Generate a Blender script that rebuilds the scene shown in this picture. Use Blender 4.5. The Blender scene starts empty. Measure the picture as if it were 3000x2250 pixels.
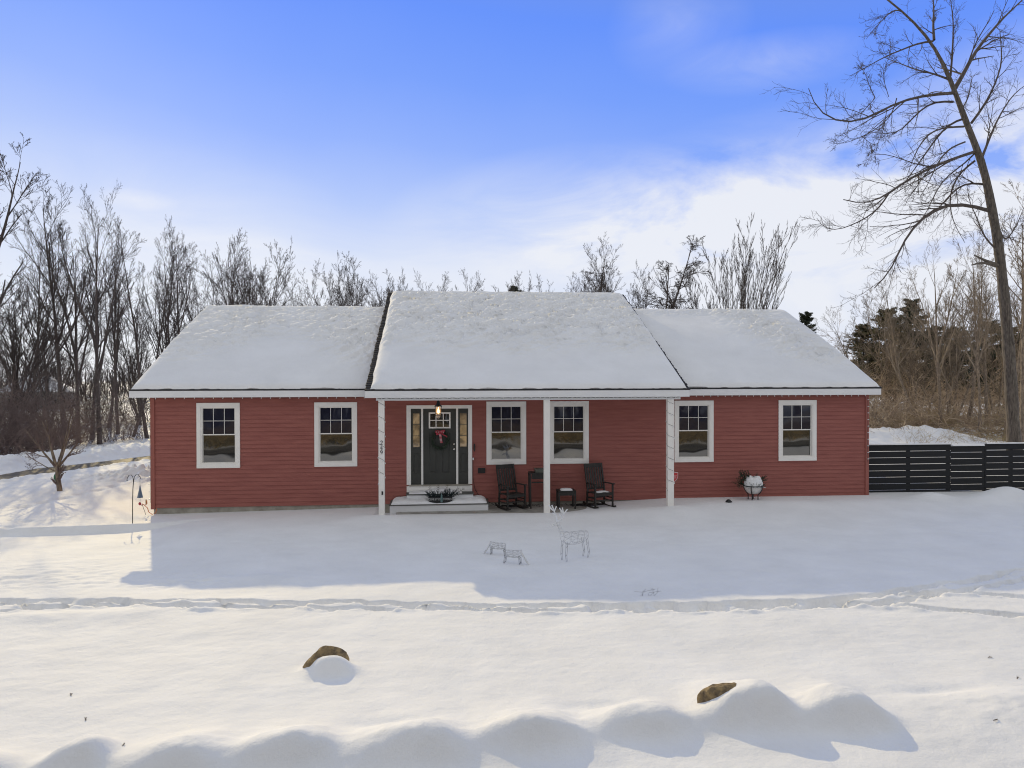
import bpy, math, random
import numpy as np
from mathutils import Vector, Matrix
R_ = math.radians
sc = bpy.context.scene
COL = sc.collection
random.seed(7)
# ------------------------------------------------------------------ camera model (photograph is 3000 x 2250)
FPX = 2080.0
CAM = np.array([0.0, -20.04, 3.52])
YAW, PITCH, ROLL = R_(5.1), R_(0.5), 0.00175
_f = np.array([math.sin(YAW)*math.cos(PITCH), math.cos(YAW)*math.cos(PITCH), -math.sin(PITCH)])
_r0 = np.array([math.cos(YAW), -math.sin(YAW), 0.0])
_u0 = np.cross(_r0, _f)
_r = math.cos(ROLL)*_r0 - math.sin(ROLL)*_u0
_u = math.cos(ROLL)*_u0 + math.sin(ROLL)*_r0
def ray(px, py): return _f + _r*((px-1500)/FPX) - _u*((py-1125)/FPX)
def at_y(px, py, Y):
    d = ray(px, py); return CAM + d*((Y-CAM[1])/d[1])
def at_z(px, py, Z):
    d = ray(px, py); return CAM + d*((Z-CAM[2])/d[2])
def at_d(px, py, D): return CAM + ray(px, py)*D
cd = bpy.data.cameras.new('camera'); co = bpy.data.objects.new('camera', cd); COL.objects.link(co)
cd.sensor_width = 36; cd.lens = 36*FPX/3000; cd.clip_end = 3000; cd.clip_start = 0.05
M = Matrix(((_r[0], _u[0], -_f[0], CAM[0]), (_r[1], _u[1], -_f[1], CAM[1]), (_r[2], _u[2], -_f[2], CAM[2]), (0, 0, 0, 1)))
co.matrix_world = M
sc.camera = co
# ------------------------------------------------------------------ light
SUN_AZ, SUN_EL = R_(-22.0), R_(24.6)
S = Vector((math.sin(SUN_AZ)*math.cos(SUN_EL), math.cos(SUN_AZ)*math.cos(SUN_EL), math.sin(SUN_EL)))
ld = bpy.data.lights.new('sun', 'SUN'); ld.energy = 2.6; ld.angle = R_(0.5); ld.color = (1.0, 0.80, 0.42)
lo = bpy.data.objects.new('sun', ld); COL.objects.link(lo)
lo.rotation_euler = S.to_track_quat('Z', 'Y').to_euler(); lo.location = (-10, 20, 20)
# ------------------------------------------------------------------ node helpers
def ramp(nt, fac, stops, interp='LINEAR'):
    n = nt.nodes.new('ShaderNodeValToRGB'); n.color_ramp.interpolation = interp
    e = n.color_ramp.elements
    while len(e) > 1: e.remove(e[-1])
    for i, (p, c) in enumerate(stops):
        if i == 0: e[0].position = p; el = e[0]
        else: el = e.new(p)
        el.color = (c[0], c[1], c[2], 1) if isinstance(c, tuple) else (c, c, c, 1)
    nt.links.new(fac, n.inputs[0]); return n.outputs[0]
def math_n(nt, op, a, b=None, c=None, clamp=False):
    n = nt.nodes.new('ShaderNodeMath'); n.operation = op; n.use_clamp = clamp
    for i, v in enumerate((a, b, c)):
        if v is None: continue
        if isinstance(v, (int, float)): n.inputs[i].default_value = v
        else: nt.links.new(v, n.inputs[i])
    return n.outputs[0]
def vmath(nt, op, a, b=None):
    n = nt.nodes.new('ShaderNodeVectorMath'); n.operation = op
    for i, v in enumerate((a, b)):
        if v is None: continue
        if isinstance(v, tuple): n.inputs[i].default_value = v
        else: nt.links.new(v, n.inputs[i])
    return n
def mixc(nt, fac, a, b, mode='MIX'):
    n = nt.nodes.new('ShaderNodeMix'); n.data_type = 'RGBA'; n.blend_type = mode
    for k, v in ((0, fac), (6, a), (7, b)):
        if isinstance(v, (int, float)): n.inputs[k].default_value = v
        elif isinstance(v, tuple): n.inputs[k].default_value = (v[0], v[1], v[2], 1)
        else: nt.links.new(v, n.inputs[k])
    return n.outputs[2]
def noise(nt, vec, scale, detail=3, rough=.5, dist=0):
    n = nt.nodes.new('ShaderNodeTexNoise'); n.inputs['Scale'].default_value = scale
    n.inputs['Detail'].default_value = detail; n.inputs['Roughness'].default_value = rough
    n.inputs['Distortion'].default_value = dist
    if vec is not None: nt.links.new(vec, n.inputs['Vector'])
    return n.outputs['Fac']
# ------------------------------------------------------------------ world
w = bpy.data.worlds.new('World'); sc.world = w; w.use_nodes = True
nt = w.node_tree; nt.nodes.clear()
tc = nt.nodes.new('ShaderNodeTexCoord'); gen = tc.outputs['Generated']
sx = nt.nodes.new('ShaderNodeSeparateXYZ'); nt.links.new(gen, sx.inputs[0])
nz = math_n(nt, 'MAXIMUM', sx.outputs[2], 0.0)
sky = nt.nodes.new('ShaderNodeTexSky'); sky.sky_type = 'NISHITA'; sky.sun_disc = False
sky.sun_elevation = SUN_EL; sky.sun_rotation = SUN_AZ; sky.altitude = 200; sky.air_density = 1.0; sky.dust_density = .6; sky.ozone_density = 3
warpn = nt.nodes.new('ShaderNodeTexNoise'); warpn.inputs['Scale'].default_value = 2.2; warpn.inputs['Detail'].default_value = 4
nt.links.new(gen, warpn.inputs['Vector'])
lowf = math_n(nt, 'SUBTRACT', warpn.outputs['Fac'], 0.5)
elev = math_n(nt, 'ADD', nz, math_n(nt, 'MULTIPLY', lowf, .10))
# the sky is paler to the left of the view, deeper blue to the right
elev = math_n(nt, 'ADD', elev, math_n(nt, 'MULTIPLY', sx.outputs[0], .10))
base = ramp(nt, elev, [(0.0, (.80, .85, .93)), (.07, (.78, .83, .95)), (.15, (.66, .74, .95)), (.22, (.47, .60, .98)), (.30, (.29, .45, 1.0)),
                       (.38, (.19, .36, 1.0)), (.46, (.135, .30, 1.0)), (.58, (.20, .31, .70)), (.75, (.53, .59, .67)), (1.0, (.60, .655, .73))])  # top stops lie out of frame, greyed to add neutral fill light
# clouds: streaky noise plus a few broad patches, all in directions of the sky itself
st = vmath(nt, 'MULTIPLY', gen, (1.0, 1.0, 2.6)).outputs[0]
cn = noise(nt, st, 3.8, 9, .6, .7)
def patch(px, py, sxz, szz):
    d = ray(px, py); d = d/np.linalg.norm(d)
    a = vmath(nt, 'SUBTRACT', gen, tuple(float(v) for v in d)).outputs[0]
    a = vmath(nt, 'MULTIPLY', a, (1/sxz, 1/sxz, 1/szz)).outputs[0]
    l = vmath(nt, 'LENGTH', a).outputs['Value']
    return math_n(nt, 'SUBTRACT', 1.0, l, clamp=True)
acc = None
for (px, py, a, b, wt) in [(1850, 700, .36, .13, 1.0), (2500, 800, .45, .22, .9), (2950, 430, .16, .14, .45), (2250, 185, .13, .035, .30), (1990, 80, .09, .07, .18),
                       (900, 830, .40, .09, .55), (150, 800, .45, .18, .45), (400, 585, .05, .014, .35), (3050, 620, .26, .15, .9), (2500, 530, .28, .07, .5)]:
    p = math_n(nt, 'MULTIPLY', patch(px, py, a, b), wt)
    acc = p if acc is None else math_n(nt, 'ADD', acc, p)
cm = math_n(nt, 'MULTIPLY', acc, math_n(nt, 'MAXIMUM', math_n(nt, 'MULTIPLY_ADD', cn, 4.3, -1.35), 0.0))
cm = math_n(nt, 'MULTIPLY', cm, 1.0, clamp=True)
# unseen half of the sky behind the photographer, whitened as added fill light
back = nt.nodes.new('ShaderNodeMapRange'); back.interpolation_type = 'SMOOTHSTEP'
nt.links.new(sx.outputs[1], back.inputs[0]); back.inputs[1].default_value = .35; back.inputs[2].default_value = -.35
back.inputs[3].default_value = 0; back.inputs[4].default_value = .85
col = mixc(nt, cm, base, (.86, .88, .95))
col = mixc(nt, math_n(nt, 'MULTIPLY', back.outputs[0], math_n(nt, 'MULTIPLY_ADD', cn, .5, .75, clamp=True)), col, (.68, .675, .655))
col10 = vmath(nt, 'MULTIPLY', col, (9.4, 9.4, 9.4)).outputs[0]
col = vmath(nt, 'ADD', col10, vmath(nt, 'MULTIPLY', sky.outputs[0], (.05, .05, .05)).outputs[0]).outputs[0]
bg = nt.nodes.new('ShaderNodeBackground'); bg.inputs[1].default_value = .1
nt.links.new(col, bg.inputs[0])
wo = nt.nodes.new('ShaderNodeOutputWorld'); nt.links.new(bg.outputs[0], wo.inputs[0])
sc.view_settings.view_transform = 'Standard'; sc.view_settings.look = 'None'
sc.cycles.filter_width = 1.1
sc.view_settings.exposure = 0; sc.view_settings.gamma = 1
# ------------------------------------------------------------------ materials
MATS = {}
def mat(name, c, rough=.6, var=.0, vscale=4, bump=0, bscale=40, spec=.5, metal=0, c2=None, stretch=None, ior=1.5, detail=4):
    m = bpy.data.materials.new(name); m.use_nodes = True; nt = m.node_tree
    b = nt.nodes['Principled BSDF']; b.inputs['Roughness'].default_value = rough; b.inputs['Metallic'].default_value = metal
    b.inputs['IOR'].default_value = ior
    b.inputs['Specular IOR Level'].default_value = spec
    t = nt.nodes.new('ShaderNodeTexCoord'); v = t.outputs['Object']
    if stretch: v = vmath(nt, 'MULTIPLY', v, stretch).outputs[0]
    if c2 is None: c2 = tuple(max(0, x*(1-var)) for x in c)
    if c2 != c:
        f = noise(nt, v, vscale, detail, .6)
        col = ramp(nt, f, [(.35, c2), (.65, c)]); nt.links.new(col, b.inputs['Base Color'])
    else: b.inputs['Base Color'].default_value = (*c, 1)
    if bump:
        f = noise(nt, v, bscale, 4, .6); bn = nt.nodes.new('ShaderNodeBump'); bn.inputs['Strength'].default_value = bump
        bn.inputs['Distance'].default_value = .02; nt.links.new(f, bn.inputs['Height']); nt.links.new(bn.outputs[0], b.inputs['Normal'])
    MATS[name] = m; return m
def snow_mat(name):
    m = bpy.data.materials.new(name); m.use_nodes = True; nt = m.node_tree; b = nt.nodes['Principled BSDF']
    t = nt.nodes.new('ShaderNodeTexCoord'); v = t.outputs['Object']
    f = noise(nt, v, .9, 5, .6)
    nt.links.new(ramp(nt, f, [(.3, (.80, .80, .795)), (.7, (.88, .88, .875))]), b.inputs['Base Color'])
    b.inputs['Roughness'].default_value = .75; b.inputs['Specular IOR Level'].default_value = .25
    n1 = noise(nt, v, 9, 8, .70); n2 = noise(nt, v, 70, 3, .6)
    h = math_n(nt, 'ADD', n1, math_n(nt, 'MULTIPLY', n2, .12))
    bn = nt.nodes.new('ShaderNodeBump'); bn.inputs['Strength'].default_value = .5; bn.inputs['Distance'].default_value = .03
    nt.links.new(h, bn.inputs['Height']); nt.links.new(bn.outputs[0], b.inputs['Normal'])
    # scattered ice crystals catch the sun
    vo = nt.nodes.new('ShaderNodeTexVoronoi'); vo.inputs['Scale'].default_value = 38; nt.links.new(v, vo.inputs['Vector'])
    sp_ = nt.nodes.new('ShaderNodeSeparateColor'); nt.links.new(vo.outputs['Color'], sp_.inputs[0])
    k = math_n(nt, 'MULTIPLY', math_n(nt, 'GREATER_THAN', sp_.outputs[0], .985), math_n(nt, 'LESS_THAN', vo.outputs['Distance'], .22))
    rgh = math_n(nt, 'MULTIPLY_ADD', k, -.55, .75); nt.links.new(rgh, b.inputs['Roughness'])
    MATS[name] = m; return m
snow_mat('snow')
mat('siding', (.355, .124, .098), .6, .0, c2=(.290, .094, .076), vscale=1.3, bump=.12, bscale=40, stretch=(1, 1, 9), spec=.35)
mat('corner_red', (.33, .105, .08), .5, .08)
mat('white_trim', (.92, .89, .83), .5, .0, c2=(.87, .845, .79), vscale=2.5, spec=.3)
mat('beam_white', (.86, .86, .85), .5, .0, c2=(.79, .79, .79), vscale=3, stretch=(.4, 1, 3), spec=.3)
mat('concrete', (.42, .39, .33), .85, 0, c2=(.27, .25, .20), vscale=3, bump=.2, bscale=50)
mat('slab', (.40, .38, .34), .85, 0, c2=(.25, .24, .21), vscale=5, bump=.15)
mat('shingle', (.035, .032, .034), .85, 0, c2=(.018, .017, .02), vscale=20, bump=.5, bscale=150)
mat('rake_maroon', (.12, .03, .035), .6, .2)
mat('door_grey', (.060, .062, .054), .45, 0, c2=(.052, .053, .047), vscale=3, spec=.35)
mat('black', (.012, .012, .013), .5, .2)
mat('dark_wood', (.028, .024, .020), .55, 0, c2=(.016, .014, .012), vscale=14, stretch=(1, 1, .2), bump=.1)
mat('fence_black', (.008, .009, .011), .8, 0, c2=(.014, .015, .017), vscale=7, stretch=(.3, 1, 6), bump=.25, bscale=40)
mat('chrome', (.75, .74, .7), .18, metal=1)
mat('step_tread', (.11, .11, .10), .7, .3)
mat('wire_green', (.05, .055, .045), .6)
mat('bulb_white', (.85, .84, .82), .25)
mat('bark', (.17, .145, .118), .9, 0, c2=(.06, .050, .042), vscale=6, stretch=(3.5, 3.5, .7), bump=1.0, bscale=14)
mat('bark_dark', (.12, .098, .088), .9, 0, c2=(.065, .053, .048), vscale=5, stretch=(3, 3, .6), bump=.4, bscale=18)
mat('twig_dark', (.070, .057, .053), .9)
mat('bark_tan', (.30, .235, .165), .9, 0, c2=(.12, .09, .065), vscale=6, stretch=(2, 2, .7), bump=.4, bscale=20)
mat('twig_tan', (.56, .43, .29), .8, 0, c2=(.17, .12, .08), vscale=1.6)
mat('twig_light', (.34, .27, .19), .85, 0, c2=(.12, .094, .07), vscale=.8)
mat('twig_red', (.24, .175, .150), .9, 0, c2=(.14, .105, .095), vscale=.6)
mat('twig_brown', (.095, .072, .055), .9)
mat('straw', (.55, .41, .21), .8, 0, c2=(.30, .24, .11), vscale=.8)
mat('needle', (.075, .090, .050), .8, 0, c2=(.028, .038, .024), vscale=1.2)
mat('needle_olive', (.17, .15, .07), .8, 0, c2=(.06, .060, .032), vscale=1.0)
mat('needle_wreath', (.035, .06, .03), .75, 0, c2=(.018, .03, .018), vscale=20)
mat('needle_blue', (.05, .07, .075), .75, 0, c2=(.02, .03, .032), vscale=15)
mat('stone', (.36, .255, .12), .85, 0, c2=(.11, .08, .05), vscale=11, bump=1.0, bscale=22)
mat('asphalt', (.16, .14, .11), .75, 0, c2=(.065, .058, .052), vscale=.9, bump=.3, bscale=30, detail=6)
mat('ribbon_red', (.40, .03, .05), .6)
mat('ribbon_white', (.7, .62, .6), .6)
mat('ceramic_white', (.72, .69, .66), .35, 0, c2=(.62, .60, .58), vscale=6)
mat('white_wire', (.80, .80, .78), .4)
mat('mid_wire', (.58, .58, .58), .5)
mat('grey_wire', (.20, .20, .21), .5)
mat('chime', (.12, .15, .20), .35, metal=.6)
mat('orange_cord', (.65, .16, .04), .5)
mat('green_plastic', (.03, .16, .06), .4)
mat('sign_red', (.55, .05, .05), .4)
mat('sign_black', (.010, .010, .012), .5)
mat('lettering', (.62, .62, .60), .5)
mat('digit', (.03, .03, .03), .4)
mat('tray_green', (.12, .125, .10), .6, .3)
mat('teal', (.12, .20, .20), .5)
mat('wall_pale', (.35, .33, .30), .7, .2)
mat('curtain_warm', (.50, .37, .24), .8, .2, vscale=3)
def glass(name, c, ior, wav=.35, sc_=1.6):
    m = mat(name, c, .03, ior=ior); nt = m.node_tree; b = nt.nodes['Principled BSDF']
    t = nt.nodes.new('ShaderNodeTexCoord'); f = noise(nt, t.outputs['Object'], sc_, 1, .4)
    bn = nt.nodes.new('ShaderNodeBump'); bn.inputs['Strength'].default_value = wav; bn.inputs['Distance'].default_value = .03
    nt.links.new(f, bn.inputs['Height']); nt.links.new(bn.outputs[0], b.inputs['Normal'])
    return m
glass('pane_low', (.022, .022, .020), 2.25, .22, 1.3); glass('pane_up', (.020, .021, .036), 1.6, .2); glass('pane_door', (.03, .027, .022), 2.0)
def emit(name, c, s):
    m = mat(name, c, .4); b = m.node_tree.nodes['Principled BSDF']
    b.inputs['Emission Color'].default_value = (*c, 1); b.inputs['Emission Strength'].default_value = s; return m
emit('filament', (1.0, .55, .18), 9)
m = mat('lamp_glass', (.9, .9, .88), .05); b = m.node_tree.nodes['Principled BSDF']
b.inputs['Alpha'].default_value = .22
def lit_pane():
    # sidelight glass; light of the hall behind is painted in as a glow
    m = mat('sidelight_glass', (.30, .22, .13), .04, 0, c2=(.10, .075, .05), vscale=2.2, ior=2.4)
    b = m.node_tree.nodes['Principled BSDF']; t = m.node_tree.nodes.new('ShaderNodeTexCoord')
    f = noise(m.node_tree, t.outputs['Object'], 3.0, 3, .5, 1.0)
    c = ramp(m.node_tree, f, [(.40, (.03, .02, .012)), (.62, (.55, .38, .20))])
    m.node_tree.links.new(c, b.inputs['Emission Color']); b.inputs['Emission Strength'].default_value = .30
lit_pane()
# ------------------------------------------------------------------ mesh builder
class MB:
    def __init__(s): s.v = []; s.f = []; s.n = 0
    def add(s, v, f):
        v = np.asarray(v, float).reshape(-1, 3); s.v.append(v); s.f.extend([tuple(int(i)+s.n for i in q) for q in f]); s.n += len(v)
    def box(s, x0, x1, y0, y1, z0, z1, Mx=None):
        v = np.array([[x, y, z] for x in (x0, x1) for y in (y0, y1) for z in (z0, z1)], float)
        if Mx is not None: v = v@Mx[:3, :3].T + Mx[:3, 3]
        s.add(v, [(0, 1, 3, 2), (4, 6, 7, 5), (0, 4, 5, 1), (2, 3, 7, 6), (0, 2, 6, 4), (1, 5, 7, 3)]); return s
    def bar(s, a, b, w_, t_, up=(0, 0, 1)):
        a = np.array(a, float); b = np.array(b, float); d = b-a; d /= np.linalg.norm(d); u = np.array(up, float)
        r = np.cross(d, u)
        if np.linalg.norm(r) < 1e-4: r = np.cross(d, (0, 1, 0))
        r /= np.linalg.norm(r); u = np.cross(r, d)
        v = [p+r*i*w_/2+u*j*t_/2 for p in (a, b) for i, j in ((-1, -1), (1, -1), (1, 1), (-1, 1))]
        s.add(v, [(0, 3, 2, 1), (4, 5, 6, 7), (0, 1, 5, 4), (1, 2, 6, 5), (2, 3, 7, 6), (3, 0, 4, 7)]); return s
    def tube(s, pts, r, k=6, r1=None):
        pts = np.asarray(pts, float)
        rr = np.linspace(r, r if r1 is None else r1, len(pts)) if np.isscalar(r) else np.asarray(r)
        v, f = tubes(pts[None], rr[None], k); s.add(v, f)
        n = len(pts); s.f.append(tuple(s.n-n*k+i for i in range(k))[::-1]); s.f.append(tuple(s.n-k+i for i in range(k))); return s
    def lathe(s, prof, c, k=20):
        prof = np.asarray(prof, float); a = np.linspace(0, 2*math.pi, k, endpoint=False)
        v = np.stack([c[0]+prof[:, 0:1]*np.cos(a), c[1]+prof[:, 0:1]*np.sin(a), c[2]+prof[:, 1:2]+0*a], -1).reshape(-1, 3)
        f = [(i*k+j, i*k+(j+1) % k, (i+1)*k+(j+1) % k, (i+1)*k+j) for i in range(len(prof)-1) for j in range(k)]
        s.add(v, f); return s
    def prism(s, poly, y0, y1):   # polygon in x,z extruded in y
        n = len(poly); v = [(x, y0, z) for x, z in poly]+[(x, y1, z) for x, z in poly]
        s.add(v, [tuple(range(n)), tuple(range(2*n-1, n-1, -1))]+[(i, i+n, (i+1) % n+n, (i+1) % n) for i in range(n)]); return s
    def grid(s, X, Y, Z):
        ny, nx = X.shape; v = np.stack([X, Y, Z], -1).reshape(-1, 3)
        i = (np.arange(ny-1)[:, None]*nx+np.arange(nx-1)[None]).ravel()
        s.add(v, np.stack([i, i+1, i+nx+1, i+nx], 1).tolist()); return s
    def build(s, name, m, parent=None, org=None, smooth=False, auto=False):
        v = np.concatenate(s.v) if s.v else np.zeros((0, 3))
        if org is None: org = ORG[0]
        if org is not None: v = v-np.asarray(org)
        return link_mesh(name, v, s.f, m, parent, smooth)
ORG = [None]
def link_mesh(name, v, f, m, parent=None, smooth=False):
    me = bpy.data.meshes.new(name)
    if isinstance(f, np.ndarray):
        nf, k = f.shape
        me.vertices.add(len(v)); me.vertices.foreach_set('co', np.ascontiguousarray(v, dtype=np.float32).ravel())
        me.loops.add(nf*k); me.loops.foreach_set('vertex_index', f.astype(np.int32).ravel())
        me.polygons.add(nf); me.polygons.foreach_set('loop_start', (np.arange(nf)*k).astype(np.int32))
        me.update(calc_edges=True); me.validate()
    else: me.from_pydata([tuple(map(float, p)) for p in v], [], [tuple(q) for q in f]); me.update()
    if smooth: me.polygons.foreach_set('use_smooth', [True]*len(me.polygons))
    o = bpy.data.objects.new(name, me); COL.objects.link(o)
    me.materials.append(MATS[m] if isinstance(m, str) else m)
    if parent is not None: o.parent = parent
    return o
def tubes(P, Rr, k):
    N, n, _ = P.shape
    T = np.empty_like(P); T[:, 1:-1] = P[:, 2:]-P[:, :-2]; T[:, 0] = P[:, 1]-P[:, 0]; T[:, -1] = P[:, -1]-P[:, -2]
    T /= np.linalg.norm(T, axis=2, keepdims=True)+1e-9
    ref = np.where(np.abs(T[:, :1, 2:3]) > .9, np.array([1., 0, 0]), np.array([0, 0, 1.])); ref = np.broadcast_to(ref, T.shape)
    A = np.cross(T, ref); A /= np.linalg.norm(A, axis=2, keepdims=True)+1e-9; B = np.cross(T, A)
    a = np.linspace(0, 2*math.pi, k, endpoint=False)
    V = P[:, :, None]+Rr[:, :, None, None]*(A[:, :, None]*np.cos(a)[:, None]+B[:, :, None]*np.sin(a)[:, None])
    i = np.arange(n-1)[:, None]*k; j = np.arange(k)[None]
    q = np.stack([i+j, i+(j+1) % k, i+k+(j+1) % k, i+k+j], -1).reshape(-1, 4)
    F = (q[None]+(np.arange(N)*n*k)[:, None, None]).reshape(-1, 4)
    return V.reshape(-1, 3), F
def tag(o, label=None, cat=None, group=None, kind=None):
    for k, v in (('label', label), ('category', cat), ('group', group), ('kind', kind)):
        if v: o[k] = v
    return o
def thing(name, label, cat, loc=(0, 0, 0), rz=0, group=None):
    o = bpy.data.objects.new(name, None); COL.objects.link(o); o.location = tuple(float(c) for c in loc); o.rotation_euler = (0, 0, rz)
    o.empty_display_size = .1
    return tag(o, label, cat, group)
def copy_tree(o, parent=None):
    c = o.copy(); COL.objects.link(c); c.parent = parent
    for ch in list(o.children): copy_tree(ch, c)
    return c
# ------------------------------------------------------------------ numpy noise
_rs = np.random.RandomState(3); _ga = _rs.rand(65536).astype(np.float32)*2*math.pi; _GX = np.cos(_ga); _GY = np.sin(_ga)
def vnoise(x, y, seed=0):
    xf = np.floor(x); yf = np.floor(y); xi = xf.astype(np.int32)+seed*31; yi = yf.astype(np.int32)+seed*57; xf = (x-xf).astype(np.float32); yf = (y-yf).astype(np.float32)
    u = xf*xf*xf*(xf*(xf*6-15)+10); v = yf*yf*yf*(yf*(yf*6-15)+10)
    x0 = xi & 255; x1 = (xi+1) & 255; y0 = (yi & 255) << 8; y1 = ((yi+1) & 255) << 8
    def g(i, fx, fy): return _GX[i]*fx+_GY[i]*fy
    n00 = g(y0+x0, xf, yf); n10 = g(y0+x1, xf-1, yf); n01 = g(y1+x0, xf, yf-1); n11 = g(y1+x1, xf-1, yf-1)
    return (n00*(1-u)+n10*u)*(1-v)+(n01*(1-u)+n11*u)*v
def fbm(x, y, o=4, seed=0, g=.5):
    s = 0; a = 1
    for i in range(o): s = s+a*vnoise(x, y, seed+i*17); x = x*2.03+5.1; y = y*2.03+1.7; a *= g
    return s
def sstep(a, b, x):
    t = np.clip((x-a)/(b-a), 0, 1); return t*t*(3-2*t)
def seg_dist(X, Y, pts):
    best = np.full(X.shape, 1e9); par = np.zeros(X.shape); sgn = np.zeros(X.shape); L = 0
    for (a, b) in zip(pts[:-1], pts[1:]):
        dx, dy = b[0]-a[0], b[1]-a[1]; l2 = dx*dx+dy*dy; l = math.sqrt(l2)
        t = np.clip(((X-a[0])*dx+(Y-a[1])*dy)/l2, 0, 1)
        px, py = a[0]+t*dx, a[1]+t*dy; d = np.hypot(X-px, Y-py)
        m_ = d < best; best = np.where(m_, d, best); par = np.where(m_, L+t*l, par)
        sgn = np.where(m_, np.sign((X-a[0])*dy-(Y-a[1])*dx), sgn); L += l
    return best, par, sgn
# ------------------------------------------------------------------ the snow field
G0 = -.10
def gz(px, py, z=G0): p = at_z(px, py, z); return (float(p[0]), float(p[1]))
RUT_A = [gz(*p) for p in [(-160, 1750), (0, 1757), (200, 1762), (400, 1768), (700, 1770), (1000, 1768), (1300, 1766), (1500, 1772), (1800, 1772), (2100, 1770), (2380, 1764), (2560, 1748), (2700, 1722), (2850, 1700), (3000, 1665), (3200, 1640)]]
RUT_B = [gz(*p) for p in [(-160, 1805), (0, 1795), (180, 1780), (400, 1770)]]
RUT_C = [gz(*p) for p in [(1750, 1780), (2050, 1778), (2350, 1774), (2500, 1766), (2680, 1780), (2850, 1796), (3100, 1808)]]
RUT_D = [gz(*p) for p in [(2600, 1745), (2750, 1738), (2900, 1742), (3100, 1752)]]
DRV_UP = [gz(*p, -.12) for p in [(-700, 1480), (-300, 1430), (0, 1391), (108, 1372), (190, 1364), (298, 1352), (423, 1337), (560, 1322), (800, 1300)]]
DRV_LO = [gz(*p, -.12) for p in [(-700, 1520), (-300, 1462), (0, 1415), (54, 1404), (163, 1388), (244, 1377), (320, 1366), (423, 1352), (800, 1325)]]
DRV_MID = [((a[0]+b[0])/2, (a[1]+b[1])/2) for a, b in zip(DRV_UP, DRV_LO)]
STEP = [gz(*p) for p in [(-500, 1568), (0, 1546), (200, 1540), (430, 1530), (600, 1515), (900, 1502)]]
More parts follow.
